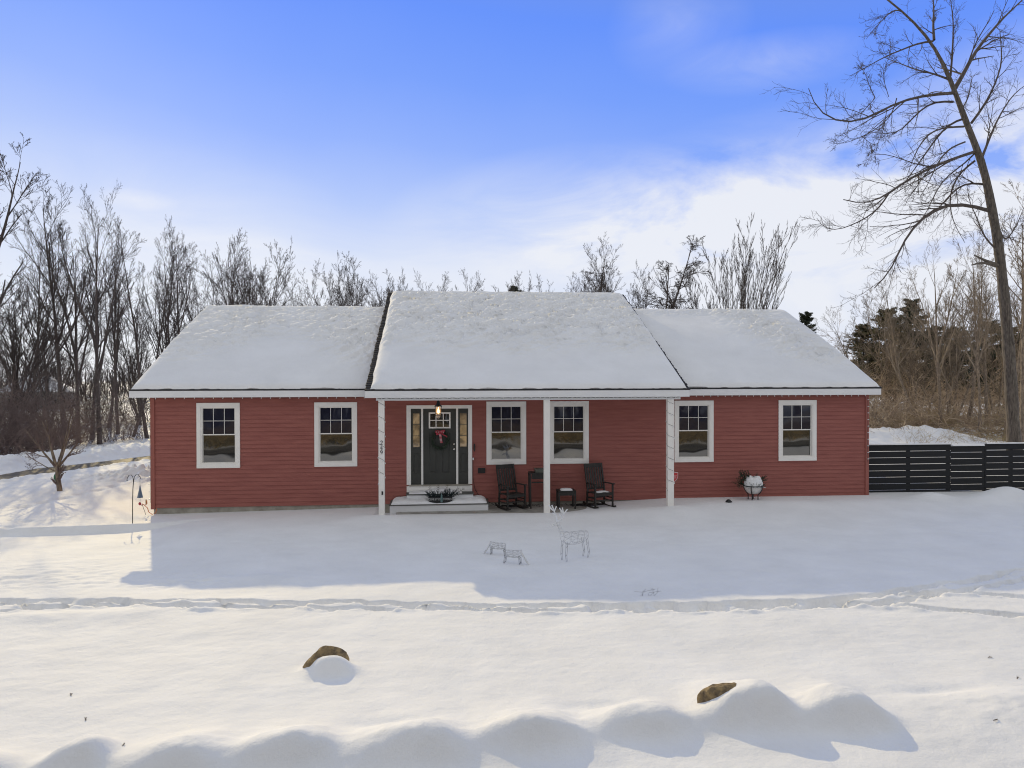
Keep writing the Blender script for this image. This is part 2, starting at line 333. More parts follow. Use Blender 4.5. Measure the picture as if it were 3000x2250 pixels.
# snow-buried boulders of the near row: (crest px, crest py, height, half width x, north run, south run)
HUMPS = [(-90, 2235, .22, .34, .50, .24), (245, 2172, .25, .27, .40, .20), (545, 2185, .195, .48, .55, .24), (868, 2154, .23, .44, .55, .24), (1240, 2138, .235, .54, .6, .26),
         (1565, 2107, .225, .52, .6, .25), (1895, 2084, .20, .48, .55, .24), (2215, 2014, .36, .46, .62, .26), (2480, 2027, .31, .42, .62, .24), (2960, 2045, .12, .9, .5, .9)]
def hump_pos(px, py, h):
    p = at_z(px, py, G0+h); return float(p[0]), float(p[1])
BOULDER = hump_pos(955, 1942, .12)
def ground(X, Y):
    Z = np.full(X.shape, G0) + .05*fbm(X*.13+3, Y*.13+1, 3, 3)*sstep(-2, -6, Y) + .035*fbm(X*.5, Y*.5, 3, 11) * sstep(0, -3, Y)
    Z += .011*fbm(X*1.8, Y*3.0, 4, 12)+.0035*fbm(X*5+Y*1.5, Y*11, 2, 13)*(.4+1.4*np.clip(fbm(X*.35, Y*.35, 2, 14)+.25, 0, 1))
    # snow line along the wall rises from left to right
    wl = np.interp(X, [-14, -7.5, -2, 3, 5.2, 6.2, 9, 13, 20], [-.15, -.17, -.085, -.12, -.02, .03, .03, .02, -.02])
    near = sstep(-3.4, -1.0, Y)*sstep(6, 2, Y)*sstep(-22, -12, X)
    Z = Z*(1-near)+wl*near
    Z += .09*np.exp(-((Y+1.75)/.55)**2)*sstep(-3, -2, X)*sstep(7.5, 6, X)*.9        # low bank along the porch edge
    Z += .05*np.exp(-((Y+1.2)/.5)**2)*sstep(6.2, 7, X)*sstep(14, 12, X)
    # shovelled ledge left of the house that drops towards the road
    d, par, sg = seg_dist(X, Y, STEP)
    sd = d*np.where(sg > 0, 1, -1)           # + = south side
    led = sstep(-.05, .12, sd)*np.exp(-np.maximum(sd, 0)/2.2)*sstep(-6.0, -8.2, X)
    lip = np.exp(-(np.minimum(sd, 0)/.35)**2)*(sd < 0)*sstep(-5.0, -8.2, X)
    Z += -.17*led+.03*lip
    Z += .05*sstep(-14, -9, Y)*sstep(-7, -9, X)*0
    # bumps left of the shadow edge, and trampled lumps
    a = sstep(-8, -5, Y)*0
    patch_ = np.exp(-(((X+9.2)/3.2)**2+((Y+6.2)/.9)**2))+.6*np.exp(-(((X+6.5)/2.4)**2+((Y+6.8)/.45)**2))
    Z += .045*patch_*np.clip(fbm(X*3.0, Y*6.5, 3, 21), -1, .25)
    p2 = np.exp(-(((X+4.6)/.9)**2+((Y+7.1)/.25)**2))
    Z += .07*p2*fbm(X*4, Y*7, 2, 31)+.06*np.exp(-(((X+3.5)/.9)**2+((Y+7.0)/.28)**2))
    dr = np.exp(-(((Y+8.0-.10*X+.25*np.sin(X*.9))/.28)**2))*sstep(-2.5, -4, X)
    Z += .05*dr*(1+.8*fbm(X*1.2, Y*1.2, 2, 40))
    # footprints around the sapling
    p3 = np.exp(-(((X+12.6)/2.6)**2+((Y+1.0)/1.4)**2))
    Z -= .10*p3*np.clip(fbm(X*1.9, Y*2.6, 2, 51)-.10, 0, 1)*2.2
    d, par, sg = seg_dist(X, Y, [gz(*p) for p in [(60, 1480), (180, 1455), (250, 1440), (330, 1425), (370, 1412)]])
    Z -= .09*np.exp(-(d/.16)**2)*(.6+.6*np.sin(par*9))
    # trampled paths
    for k, (pts, wd, dp) in enumerate([(RUT_A, .085, .20), ([(a+.3, c-.30) for a, c in RUT_A], .065, .15), (RUT_B, .11, .22), (RUT_C, .10, .19), (RUT_D, .09, .15)]):
        wx = X+.10*fbm(X*1.7, Y*1.7, 3, 60+k); wy = Y+.11*fbm(X*1.9+9, Y*1.2, 3, 64+k, .6)
        d, par, sg = seg_dist(wx, wy, pts)
        ft = .72+.30*np.sin(par*2*math.pi/.62+.8*np.sin(par*1.3))+.7*fbm(X*3.2, Y*3.6, 3, 70+k)
        Z -= dp*np.exp(-(d/wd)**6)*np.clip(ft, .3, 1.5)
        Z += .045*np.exp(-((d-wd*1.5)/.07)**2)*np.clip(.15+1.7*fbm(X*3.0, Y*3.5, 3, 75+k), 0, 1.2)*(sg > 0)
    # driveway bed, banks and ploughed chunks
    d, par, sg = seg_dist(X, Y, DRV_MID)
    dl, _, sl = seg_dist(X, Y, DRV_LO); du, _, su = seg_dist(X, Y, DRV_UP)
    inside = (sl < 0) & (su > 0) & (d < 6)
    ch = np.abs(fbm(X*1.5, Y*1.5, 4, 81, .55))
    bank = (su < 0)*sstep(0, .9, du)*np.exp(-(np.maximum(du-1.6, 0)/1.7)**2)*(.34+.34*ch+.16*fbm(X*.25, Y*.25, 2, 84))*(X < -6)
    bank *= .55+.45*sstep(-22, -15.5, X)
    Z += bank
    pc = at_z(395, 1405, 0)
    pile = np.exp(-(((X-pc[0])/2.2)**2+((Y-pc[1]-1.1)/1.15)**2))
    Z += pile*(.20+.45*np.abs(fbm(X*1.5, Y*1.5, 3, 91, .5))+.28*np.abs(fbm(X*3.6, Y*3.6, 2, 93, .5)))
    low = (sl > 0)*np.exp(-(dl/.55)**2)*(X < -8)
    Z += low*(.03+.14*np.abs(fbm(X*2.0, Y*2.0, 3, 95)))
    Z = np.where(inside, -.16, Z)
    # bank beyond the fence on the right, and piles against it
    for (px, py, D, h, a, b) in [(2630, 1290, 40, .85, 4.2, 1.6), (2900, 1290, 44, .55, 6, 2)]:
        c = at_d(px, py, D); Z += h*np.exp(-(((X-c[0])/a)**4+((Y-c[1])/b)**2))*(.8+.5*np.abs(fbm(X*.8, Y*.8, 3, 99)))
    for (px, py, h, a, b) in [(2735, 1462, .16, .55, .35), (2960, 1462, .34, .75, .55), (2880, 1470, .10, .5, .4)]:
        c = at_z(px, py, 0); Z += h*np.exp(-(((X-c[0])/a)**2+((Y-c[1]-.1)/b)**2))
    # buried boulders
    H = np.zeros(X.shape); nearm = (Y < -9)
    for i, (px, py, h, a, nrun, srun) in enumerate(HUMPS):
        cx, cy = hump_pos(px, py, h)
        u = (X-cx)/a + .14*fbm(X*1.6+i, Y*1.6, 3, 110); u = np.where(u < 0, u/1.4, u/.92); v = Y-cy+.05*fbm(X*2.2+i, Y*1.3, 2, 113)
        prof = np.where(v > 0, np.exp(-(v/nrun)**1.7), np.exp(-(np.abs(v)/srun)**3.0))
        sh = np.exp(-np.abs(u)**2.4)*(1-.22*np.clip(-u, 0, 1))+.0
        hh = h*sh*prof
        H = np.log(np.exp(np.minimum(H*30, 60))+np.exp(hh*30)-1)/30 if i else hh
    ry = np.interp(X, [-6, -3.2, 0, 2, 3.2, 4.5, 7], [-13.4, -13.2, -13.25, -13.05, -13.0, -12.9, -12.8]); Z += .07*np.exp(-((Y-ry)/.4)**2)*nearm*sstep(4.6, 3.4, X)
    Z += H*(1+.10*fbm(X*2.6, Y*2.6, 4, 120))*nearm+.018*fbm(X*5, Y*5, 4, 122, .6)*np.clip(H*6, 0, 1)*nearm
    for i, (px, py, h, a, nrun, srun) in enumerate(HUMPS):          # wind scoops behind the crests
        cx, cy = hump_pos(px, py, h)
        if i in (1, 4, 6, 9): Z -= .05*np.exp(-(((X-cx+a*.6)/(a*.7))**2+((Y-cy-nrun*.9)/.13)**2))
    cx, cy = BOULDER
    u = (X-cx-.05)/.27; v = Y-cy
    Z += .185*np.exp(-np.abs(u+.12*np.sin(v*9))**3.0)*np.where(v > 0, np.exp(-(v/.14)**2), np.exp(-(np.abs(v)/.17)**2.6))
    # bare porch slab and the house pad
    pad = sstep(-.0, .08, X+1.95)*sstep(0.0, -.10, X-(4.3-1.05*np.clip(-Y, 0, 1.3)))*sstep(-1.30, -1.22, Y)*sstep(.3, .2, Y)
    Z = Z*(1-pad)-.25*pad
    hp = sstep(-8.02, -7.9, X)*sstep(12.2, 12.1, X)*sstep(.1, .25, Y)*sstep(11.5, 11.2, Y)
    Z = Z*(1-hp)-.4*hp
    # street in front, behind the photographer
    Z -= .07*sstep(-14.2, -14.5, Y)*sstep(-17.8, -17.4, Y)
    # far land rolls a little
    Z += .5*fbm(X*.012, Y*.012, 2, 140)*sstep(45, 140, np.hypot(X, Y))
    return Z
def axis(parts):
    out = []
    for a, b, s0, s1 in parts:
        x = a; s = s0; L = b-a; seg = [a]
        while x < b:
            t = (x-a)/L; x += s0*(s1/s0)**t; seg.append(min(x, b))
        out += seg
    return np.unique(np.round(out, 4))
xs = axis([(-420, -30, 20, .5), (-30, -21, .5, .1), (-21, -11.5, .1, .06), (-11.5, 12.5, .045, .045), (12.5, 20, .06, .12), (20, 60, .2, 1), (60, 460, 1, 25)])
ys = axis([(-120, -38, 10, .6), (-38, -15, .6, .1), (-15, -8, .03, .035), (-8, -1.1, .04, .05), (-1.1, .4, .04, .08), (.4, 16, .1, .1), (16, 50, .2, .8), (50, 900, 1, 40)])
X, Y = np.meshgrid(xs, ys)
Zg = ground(X, Y)
nx = len(xs); i = (np.arange(len(ys)-1)[:, None]*nx+np.arange(nx-1)[None]).ravel()
g = link_mesh('ground', np.stack([X, Y, Zg], -1).reshape(-1, 3), np.stack([i, i+1, i+nx+1, i+nx], 1), 'snow', smooth=True)
tag(g, kind='structure')
def gh(x, y): return float(ground(np.array([[x]], float), np.array([[y]], float))[0, 0])
b = MB()
for k in range(len(DRV_UP)-1):
    n = 6
    for j in range(n):
        pass
uv = np.array(DRV_UP); lv = np.array(DRV_LO)
def dens(p, m_=8):
    o = [p[0]]
    for a, c in zip(p[:-1], p[1:]):
        for t in np.linspace(0, 1, m_+1)[1:]: o.append(a*(1-t)+c*t)
    return np.array(o)
uv, lv = dens(uv), dens(lv)
tt = np.linspace(-.08, 1.08, 12)
DX = lv[:, 0][None]*(1-tt[:, None])+uv[:, 0][None]*tt[:, None]; DY = lv[:, 1][None]*(1-tt[:, None])+uv[:, 1][None]*tt[:, None]
b.grid(DX, DY, -.125+.006*fbm(DX, DY, 2, 5)); dw = b.build('driveway', 'asphalt', smooth=True); tag(dw, kind='structure')
b = MB(); b.grid(*np.meshgrid(np.linspace(-150, 150, 40), np.array([-17.3, -14.6])), np.full((2, 40), -.05)); tag(b.build('road', 'asphalt'), kind='structure')
# ------------------------------------------------------------------ HOUSE
house = thing('house', 'long single-storey red clapboard house with snow-covered roof, white trim and open front porch', 'house')
XL, XR = -8.02, float(at_y(2541, 1300, 0)[0])
RY, SL = 5.72, .4639                       # ridge line, roof slope
CXL, CXR = -2.15, 6.42
YB = 11.44
def wz(y, yE, zE=3.20): return zE+(y-yE)*SL
def cpx(px, Y=0): return float(at_y(px, 1250, Y)[0])
def zpx(px, py, Y=0): return float(at_y(px, py, Y)[2])
WINS = []
for (a, c) in [(575.8, 702.6), (920.9, 1046.2), (1425.1, 1541.5), (1608.5, 1724.9), (1976.0, 2090.5), (2281.3, 2392.1)]:
    WINS.append((cpx(a, -.03), cpx(c, -.03)))
WZ0, WZ1 = 1.07, 2.85
DX0, DX1 = cpx(1191, -.03), cpx(1383, -.03); DZ0, DZ1 = .36, 2.755
opens = [(a+.12, c-.12, WZ0+.12, WZ1-.12) for a, c in WINS]+[(DX0+.05, DX1-.05, .42, DZ1-.05)]
def siding(face, x0, x1, z0, z1, opens=(), course=.1143, prof=None, sgn=1):
    """lap siding: each course leans out at its foot. face(u, out, z) -> xyz"""
    mb = MB(); z = z0
    while z < z1-1e-4:
        zt = min(z+course, z1)
        br = sorted({z, zt}|{q for o in opens for q in (o[2], o[3]) if z < q < zt})
        for a, c in zip(br[:-1], br[1:]):
            iv = [(x0, x1)]
            if prof: iv = [prof(c)]
            for o in opens:
                if o[2] < (a+c)/2 < o[3]:
                    nv = []
                    for (p, q) in iv:
                        if o[1] <= p or o[0] >= q: nv.append((p, q)); continue
                        if o[0] > p: nv.append((p, o[0]))
                        if o[1] < q: nv.append((o[1], q))
                    iv = nv
            oa = .017*(1-(a-z)/course); oc = .017*(1-(c-z)/course)
            for (p, q) in iv:
                if q-p < .01: continue
                mb.add([face(p, oa, a), face(q, oa, a), face(q, oc, c), face(p, oc, c)], [(0, 1, 2, 3)])
                if abs(a-z) < 1e-6: mb.add([face(p, 0, a), face(q, 0, a), face(q, oa, a), face(p, oa, a)], [(0, 1, 2, 3)])
        z = zt
    return mb
siding(lambda u, o, z: (u, -o, z), XL, XR, 0, 3.12, opens).build('wall', 'siding', house)
# gable ends and back
def gab(xx, s, nm):
    p = lambda z: (0.0+max(0, (z-3.30))/SL-.3*(z > 3.3)*0, YB-max(0, (z-3.30))/SL)
    mb = siding(lambda u, o, z: (xx+s*o, u, z), 0, YB, 0, 5.85, prof=p)
    mb.build('wall', 'siding', house)
gab(XL, -1, 'l'); gab(XR, 1, 'r')
siding(lambda u, o, z: (u, YB+o, z), XL, XR, 0, 3.12).build('wall', 'siding', house)
# gable triangles of the taller middle roof
for xx in (CXL+.32, CXR-.32):
    b = MB(); b.add([(xx, -.3, 3.1), (xx, RY, wz(RY, -1.58)-.14), (xx, 2*RY+.3, 3.1)], [(0, 1, 2)]); b.build('gable_panel', 'siding', house)
# corner boards
for (xa, xb, ya, yb) in [(XL-.03, XL+.075, -.035, .09), (XR-.075, XR+.03, -.035, .09)]:
    MB().box(xa, xb, ya, yb, -.03, 3.1).build('corner_board', 'corner_red', house)
# foundation
b = MB(); b.box(XL+.03, XR-.03, .02, YB-.03, -.6, -.004); b.build('foundation', 'concrete', house)
# windows
def window(x0, x1, z0, z1):
    tw = .105; mb = MB(); yf = -.042
    # casing: head, sill and two jambs butted
    mb.box(x0, x1, yf, .0, z1-tw, z1); mb.box(x0, x1, yf-.006, .0, z0, z0+tw)
    mb.box(x0, x0+tw, yf+.003, .0, z0+tw, z1-tw); mb.box(x1-tw, x1, yf+.003, .0, z0+tw, z1-tw)
    wdw = mb.build('window', 'white_trim', house)
    a, c, e, h = x0+tw, x1-tw, z0+tw, z1-tw
    # stepped vinyl frame inside
    mb = MB(); fw = .032
    mb.box(a, c, -.022, .09, h-fw, h); mb.box(a, c, -.022, .09, e, e+fw); mb.box(a, a+fw, -.020, .09, e+fw, h-fw); mb.box(c-fw, c, -.020, .09, e+fw, h-fw)
    mb.build('frame', 'white_trim', wdw)
    a += fw; c -= fw; e += fw; h -= fw; mz = e+(h-e)*.505
    mb = MB(); s = .018
    mb.box(a, c, .012, .05, mz-.004, mz+.026)
    mb.box(a, a+s, .014, .05, mz+.026, h-s); mb.box(c-s, c, .014, .05, mz+.026, h-s); mb.box(a, c, .014, .05, h-s, h)
    gw = .0065
    for k in (1, 2): xx = a+(c-a)*k/3; mb.box(xx-gw, xx+gw, .022, .034, mz+.026, h-s)
    zz = (mz+.026+h)/2; mb.box(a+s, c-s, .0235, .0325, zz-gw, zz+gw)
    mb.build('upper_sash', 'white_trim', wdw)
    mb = MB(); s = .014
    mb.box(a, a+s, .038, .07, e+s, mz-.004); mb.box(c-s, c, .038, .07, e+s, mz-.004); mb.box(a, c, .036, .07, e, e+s)
    mb.build('lower_sash', 'white_trim', wdw)
    mb = MB(); mb.add([(a, .036, mz+.0), (c, .036, mz+.0), (c, .036, h), (a, .036, h)], [(0, 1, 2, 3)]); mb.build('pane', 'pane_up', wdw)
    mb = MB(); mb.add([(a, .056, e), (c, .056, e), (c, .056, mz+.01), (a, .056, mz+.01)], [(0, 1, 2, 3)]); mb.build('pane', 'pane_low', wdw)
for a, c in WINS: window(a, c, WZ0, WZ1)
# entrance: frame, door, sidelights
P = lambda px: cpx(px, -.02)
b = MB()
fl, fr = P(1203.6), P(1371.6); ft_ = 2.66; fb = .53
b.box(DX0, DX1, -.045, .02, ft_, DZ1)
b.box(DX0, fl, -.042, .02, fb, ft_); b.box(fr, DX1, -.042, .02, fb, ft_)
b.box(DX0, DX1, -.048, .02, .30, fb-.035)
m1a, m1b, m2a, m2b = P(1233.8), P(1239.6), P(1336.2), P(1342.2)
b.box(m1a, m1b, -.036, .06, fb, ft_); b.box(m2a, m2b, -.036, .06, fb, ft_)
df = b.build('door_frame', 'white_trim', house)
b = MB(); b.box(DX0+.06, DX1-.06, -.075, .06, fb-.035, fb); b.build('threshold', 'concrete', df)
def panel_door(x0, x1, z0, z1, holes, yb=.015):
    """door slab whose panels are sunk; holes = [(x0,x1,z0,z1)]"""
    mb = MB(); xsx = sorted({x0, x1}|{h[i] for h in holes for i in (0, 1)}); zs = sorted({z0, z1}|{h[i] for h in holes for i in (2, 3)})
    for a, c in zip(xsx[:-1], xsx[1:]):
        for e, h in zip(zs[:-1], zs[1:]):
            ins = any(q[0]-1e-6 <= a and c <= q[1]+1e-6 and q[2]-1e-6 <= e and h <= q[3]+1e-6 for q in holes)
            if not ins: mb.add([(a, yb, e), (c, yb, e), (c, yb, h), (a, yb, h)], [(0, 1, 2, 3)])
    for (a, c, e, h) in holes:
        o = [(a, yb, e), (c, yb, e), (c, yb, h), (a, yb, h)]; k = .016
        i1 = [(a+k, yb+.014, e+k), (c-k, yb+.014, e+k), (c-k, yb+.014, h-k), (a+k, yb+.014, h-k)]
        k2 = .04; i2 = [(a+k2, yb+.014, e+k2), (c-k2, yb+.014, e+k2), (c-k2, yb+.014, h-k2), (a+k2, yb+.014, h-k2)]
        k3 = .055; i3 = [(a+k3, yb+.004, e+k3), (c-k3, yb+.004, e+k3), (c-k3, yb+.004, h-k3), (a+k3, yb+.004, h-k3)]
        L = [o, i1, i2, i3]; f = [(r*4+j, r*4+(j+1) % 4, r*4+4+(j+1) % 4, r*4+4+j) for r in range(3) for j in range(4)]+[(12, 13, 14, 15)]
        mb.add([p for l in L for p in l], f)
    return mb
zd = lambda py: zpx(1289, py, 0)
mb = panel_door(m1b, m2a, fb, ft_, [(P(1258), P(1281), zd(1386), zd(1268)), (P(1295), P(1318), zd(1386), zd(1268))])
door = mb.build('door', 'door_grey', df)
a, c, e, h = P(1256), P(1320), zd(1255), zd(1208)
mb = MB(); tw = .04
mb.box(a, c, -.006, .014, h-tw, h); mb.box(a, c, -.006, .014, e, e+tw); mb.box(a, a+tw, -.004, .014, e+tw, h-tw); mb.box(c-tw, c, -.004, .014, e+tw, h-tw)
for k in (1, 2): xx = a+(c-a)*k/3; mb.box(xx-.012, xx+.012, -.002, .014, e+tw, h-tw)
mb.box(a+tw, c-tw, -.0005, .013, (e+h)/2-.012, (e+h)/2+.012)
ORG[0] = None
dwn = mb.build('door_window', 'white_trim', df)
mb = MB(); mb.add([(a+.01, .0145-.004, e+.01), (c-.01, .0145-.004, e+.01), (c-.01, .0105, h-.01), (a+.01, .0105, h-.01)], [(0, 1, 2, 3)]); mb.build('door_pane', 'pane_door', df)
for nm, py, r in (('deadbolt', 1301, .030), ('door_knob', 1316, .032)):
    mb = MB(); cx, cz = P(1330), zd(py)
    prof = [(.001, -.06), (r*.8, -.055), (r, -.035), (r*.7, -.015), (r*.45, -.008), (r*1.1, .0), (r*1.1, .012)]
    v = MB(); v.lathe(prof, (0, 0, 0), 16); q = v.v[0]; q = np.stack([q[:, 0]+cx, q[:, 2], q[:, 1]+cz], 1); mb.add(q, v.f)
    mb.build(nm, 'chrome', df, smooth=True)
for (pa, pb, ga, gb) in [(1203.6, 1233.8, 1209.5, 1229), (1342.2, 1371.6, 1347.5, 1367)]:
    x0, x1, g0, g1 = P(pa), P(pb), P(ga), P(gb); z1, z0 = zd(1211), zd(1309)
    mb = panel_door(x0, x1, fb, ft_, [(g0+.0, g1, zd(1387), zd(1328))])
    # leave the glass opening as a raised dark surround on the slab
    for (xa, xb, za, zb) in [(g0-.02, g1+.02, z1, z1+.022), (g0-.02, g1+.02, z0-.022, z0), (g0-.02, g0, z0, z1), (g1, g1+.02, z0, z1)]: mb.box(xa, xb, -.002, .0149, za, zb)
    for k in (1, 2): zz = z0+(z1-z0)*k/3; mb.box(g0, g1, .001, .0149, zz-.008, zz+.008)
    sl_ = mb.build('sidelight', 'door_grey', df)
    mb = MB(); mb.add([(g0, .009, z0), (g1, .009, z0), (g1, .009, z1), (g0, .009, z1)], [(0, 1, 2, 3)]); mb.build('sidelight_pane', 'sidelight_glass', df)
# roofs -----------------------------------------------------------------
def roof(x0, x1, yE, zE, ml, mr, seed, maskf, T=.11, wallx=None):
    zR = wz(RY, yE, zE); rng = np.random.RandomState(seed)
    nrm = np.array([0, -SL, 1])/math.hypot(1, SL)
    mb = MB(); n = int((RY-yE)/.128)+1; dy = (RY-yE)/n
    for k in range(n):
        ya, yb = yE+k*dy, yE+(k+1)*dy
        ja, jb = rng.uniform(-.012, .018), rng.uniform(-.012, .018)
        za, zb = wz(ya, yE, zE), wz(yb, yE, zE); t = .024; l = .003
        mb.add([(x0+ja, ya, za+t), (x1+jb, ya, za+t), (x1+jb, yb, zb+l), (x0+ja, yb, zb+l), (x0+ja, ya, za-.012), (x1+jb, ya, za-.012), (x1+jb, yb, zb-.012), (x0+ja, yb, zb-.012)],
               [(0, 1, 2, 3), (0, 4, 5, 1), (0, 3, 7, 4), (1, 5, 6, 2)])
    yM = 2*RY-yE
    mb.add([(x0, RY, zR), (x1, RY, zR), (x1, yM, zE), (x0, yM, zE)], [(0, 1, 2, 3)])
    th = .15
    rf = mb.build('roof', 'shingle', house)
    # rake and eave boards
    for xx in (x0+.012, x1-.042):
        pr_ = [(yE+.03, zE+.03*SL-.014-th), (RY, zR-.014-th), (yM-.03, zE+.03*SL-.014-th), (yM-.03, zE+.03*SL-.014), (RY, zR-.014), (yE+.03, zE+.03*SL-.014)]
        mb = MB(); mb.add([(xq, y_, z_) for xq in (xx, xx+.03) for y_, z_ in pr_], [(0, 1, 4, 5), (1, 2, 3, 4), (11, 10, 7, 6), (10, 9, 8, 7)]+[(i, i+6, (i+1) % 6+6, (i+1) % 6) for i in range(6)])
        mb.build('rake_board', 'white_trim' if wallx is None else 'rake_maroon', rf)
    mb = MB(); mb.box(x0+.012, x1-.012, yE+.004, yE+.030, zE-.192, zE-.014)
    mb.build('fascia', 'beam_white', rf)
    mb = MB(); mb.box(x0+.043, x1-.043, yE+.031, max(.02, yE+.3), zE-.178, zE-.166); mb.build('soffit', 'beam_white', rf)
    # snow blanket
    gx = np.linspace(x0+ml, x1-mr, int((x1-x0)/.036)); gy = np.linspace(yE+.022, RY+.02, int((RY-yE)/.034))
    XX, YY = np.meshgrid(gx, gy)
    wob_l = ml*.35*fbm(YY*1.3, YY*0+seed, 3, seed)
    XX = XX+wob_l*np.exp(-(XX-gx[0])/.3)
    YY = YY+(.018*fbm(XX*2.2, XX*0+seed, 3, seed+9)+.02*np.maximum(fbm(XX*.7, XX*0, 2, seed+4), 0))*np.exp(-(YY-gy[0])/.15)
    dl = XX-XX[:, :1]; dr_ = XX[:, -1:]-XX; de = YY-gy[0]; dt = RY+.02-YY
    edge = lambda d, r_: np.sqrt(np.clip(1-(1-np.clip(d/r_, 0, 1))**2, 0, 1))
    tk = T*edge(dl, .16)*edge(dr_, .14)*edge(de, .12)
    u = (YY-yE)/(RY-yE)
    mk = maskf((XX-x0)/(x1-x0), u)*np.clip(dl/.25, 0, 1)*np.clip(dr_/.2, 0, 1)
    w1 = fbm(XX*1.1+seed, YY*2.6, 2, seed+5)
    rip = 1-np.abs(fbm(XX*1.45+w1*.8+seed, YY*2.7+w1*1.6, 3, seed+1, .55))*2.8
    rip2 = fbm(XX*2.6, YY*4.4+w1, 2, seed+2)
    tk = tk+mk*sstep(1.0, .90, u)*(.120*np.clip(rip, -.8, 1)+.05*rip2)*edge(de, .4)+.014*fbm(XX*.8, YY*.8, 2, seed+3)*edge(de, .5)*edge(dl, .4)*edge(dr_, .4)
    zz = zE+.004+(YY-yE)*SL+np.maximum(tk, .012)
    zz = zz+.15*np.sin(math.pi*np.clip(u, 0, 1))*edge(dl, .5)*edge(dr_, .5)
    # roll over the ridge
    rr_ = np.clip((YY-(RY-.35))/.37, 0, 1); zz -= .07*rr_**2
    mb = MB(); mb.grid(XX, YY, zz)
    yq = np.array([RY+.02, RY+.12, RY+.5, yM-.1, yM])[:, None]; xq = gx[None, ::8]
    mb.grid(np.broadcast_to(xq, (5, xq.shape[1])), np.broadcast_to(yq, (5, xq.shape[1])), zR+.045-(yq-RY)*SL+0*xq)
    fr_ = zz[0]; mb.grid(np.stack([XX[0], XX[0]]), np.stack([YY[0]+.02, YY[0]]), np.stack([fr_*0+zE+.02, fr_]))
    o = mb.build('snow_cover', 'snow', rf, smooth=True)
    return rf
mL = lambda u, v: sstep(.30, .62, v+.28*np.abs(u-.42)+.10*np.sin(u*9))*(.85+.25*np.sin(u*14+v*5))
mC = lambda u, v: sstep(.24, .50, v+.12*fbm(u*5, v*3, 2, 9)+.04)
mR = lambda u, v: np.clip(np.exp(-(((u-.80+.25*(v-.45))/.15)**2))*sstep(.12, .3, v)+.35*sstep(.78, .95, v), 0, 1)
RXL = float(at_y(376.4, 1140, -.35)[0]); RXR = float(at_y(2583, 1140, -.35)[0])
roof(RXL, CXL+.40, -.35, 3.20, .045, .02, 3, mL)
roof(CXL, CXR, -1.58, 3.20, .14, .075, 14, mC, wallx=1)
roof(CXR-.40, RXR, -.35, 3.20, .02, .03, 25, mR)
# porch beam, ceiling, posts, slab, steps
b = MB(); b.box(CXL+.28, CXR-.22, -1.46, -1.30, 2.935, 3.03); b.build('porch_beam', 'beam_white', house)
b = MB(); b.box(CXL+.30, CXR-.24, -1.30, -.03, 3.028, 3.06); b.build('porch_ceiling', 'beam_white', house)
PY = -1.38
posts = []
for (pa, pb) in [(1108.6, 1125.8), (1594.2, 1611.3), (1956.5, 1974.5)]:
    x0, x1 = cpx(pa, PY-.08), cpx(pb, PY-.08)
    b = MB(); b.box(x0, x1, PY-.08, PY+.08, -.3, 2.934); posts.append((b.build('porch_post', 'white_trim', house), x0, x1))
b = MB(); b.box(-1.4, 5.3, -1.28, .018, -.4, -.082); b.build('porch_slab', 'slab', house)
def text_mesh(body, size, ext, m, name, parent, loc, sxs=1.0, rot=(math.pi/2, 0, 0), align='CENTER'):
    cu = bpy.data.curves.new('lettering', 'FONT'); cu.body = body; cu.size = size; cu.extrude = ext; cu.align_x = align; cu.align_y = 'CENTER'; cu.resolution_u = 4
    t = bpy.data.objects.new('lettering', cu); COL.objects.link(t); dg = bpy.context.evaluated_depsgraph_get(); dg.update()
    me = bpy.data.meshes.new_from_object(t.evaluated_get(dg)); bpy.data.objects.remove(t)
    me.transform(Matrix.Translation(loc) @ Matrix.Rotation(rot[2], 4, 'Z') @ Matrix.Rotation(rot[0], 4, 'X') @ Matrix.Scale(sxs, 4, (1, 0, 0)))
    o = bpy.data.objects.new(name, me); COL.objects.link(o); me.materials.clear(); me.materials.append(MATS[m]); o.parent = parent; return o
def poly_prism(mb, poly, y0, y1): mb.prism(poly, y0, y1)
# serif house digits, thick and thin strokes drawn as mesh
def stroke(mb, pts, ws, cx, cz, s, y):
    pts = np.array(pts, float); ws = np.array(ws, float)
    T = np.gradient(pts, axis=0); T /= np.linalg.norm(T, axis=1, keepdims=True)+1e-9; N = np.stack([-T[:, 1], T[:, 0]], 1)
    A = pts+N*ws[:, None]/2; B = pts-N*ws[:, None]/2
    n = len(pts); v = [(cx+p[0]*s, y, cz+p[1]*s) for p in A]+[(cx+p[0]*s, y, cz+p[1]*s) for p in B]+[(cx+p[0]*s, y+.006, cz+p[1]*s) for p in A]+[(cx+p[0]*s, y+.006, cz+p[1]*s) for p in B]
    f = []
    for i in range(n-1): f += [(i, n+i, n+i+1, i+1), (2*n+i, 2*n+i+1, 3*n+i+1, 3*n+i), (i, i+1, 2*n+i+1, 2*n+i), (n+i, 3*n+i, 3*n+i+1, n+i+1)]
    mb.add(v, f)
def arc(cx, cz, rx, rz, a0, a1, n=14): a = np.radians(np.linspace(a0, a1, n)); return [(cx+rx*math.cos(t), cz+rz*math.sin(t)) for t in a]
po, x0, x1 = posts[0]; pcx = (x0+x1)/2
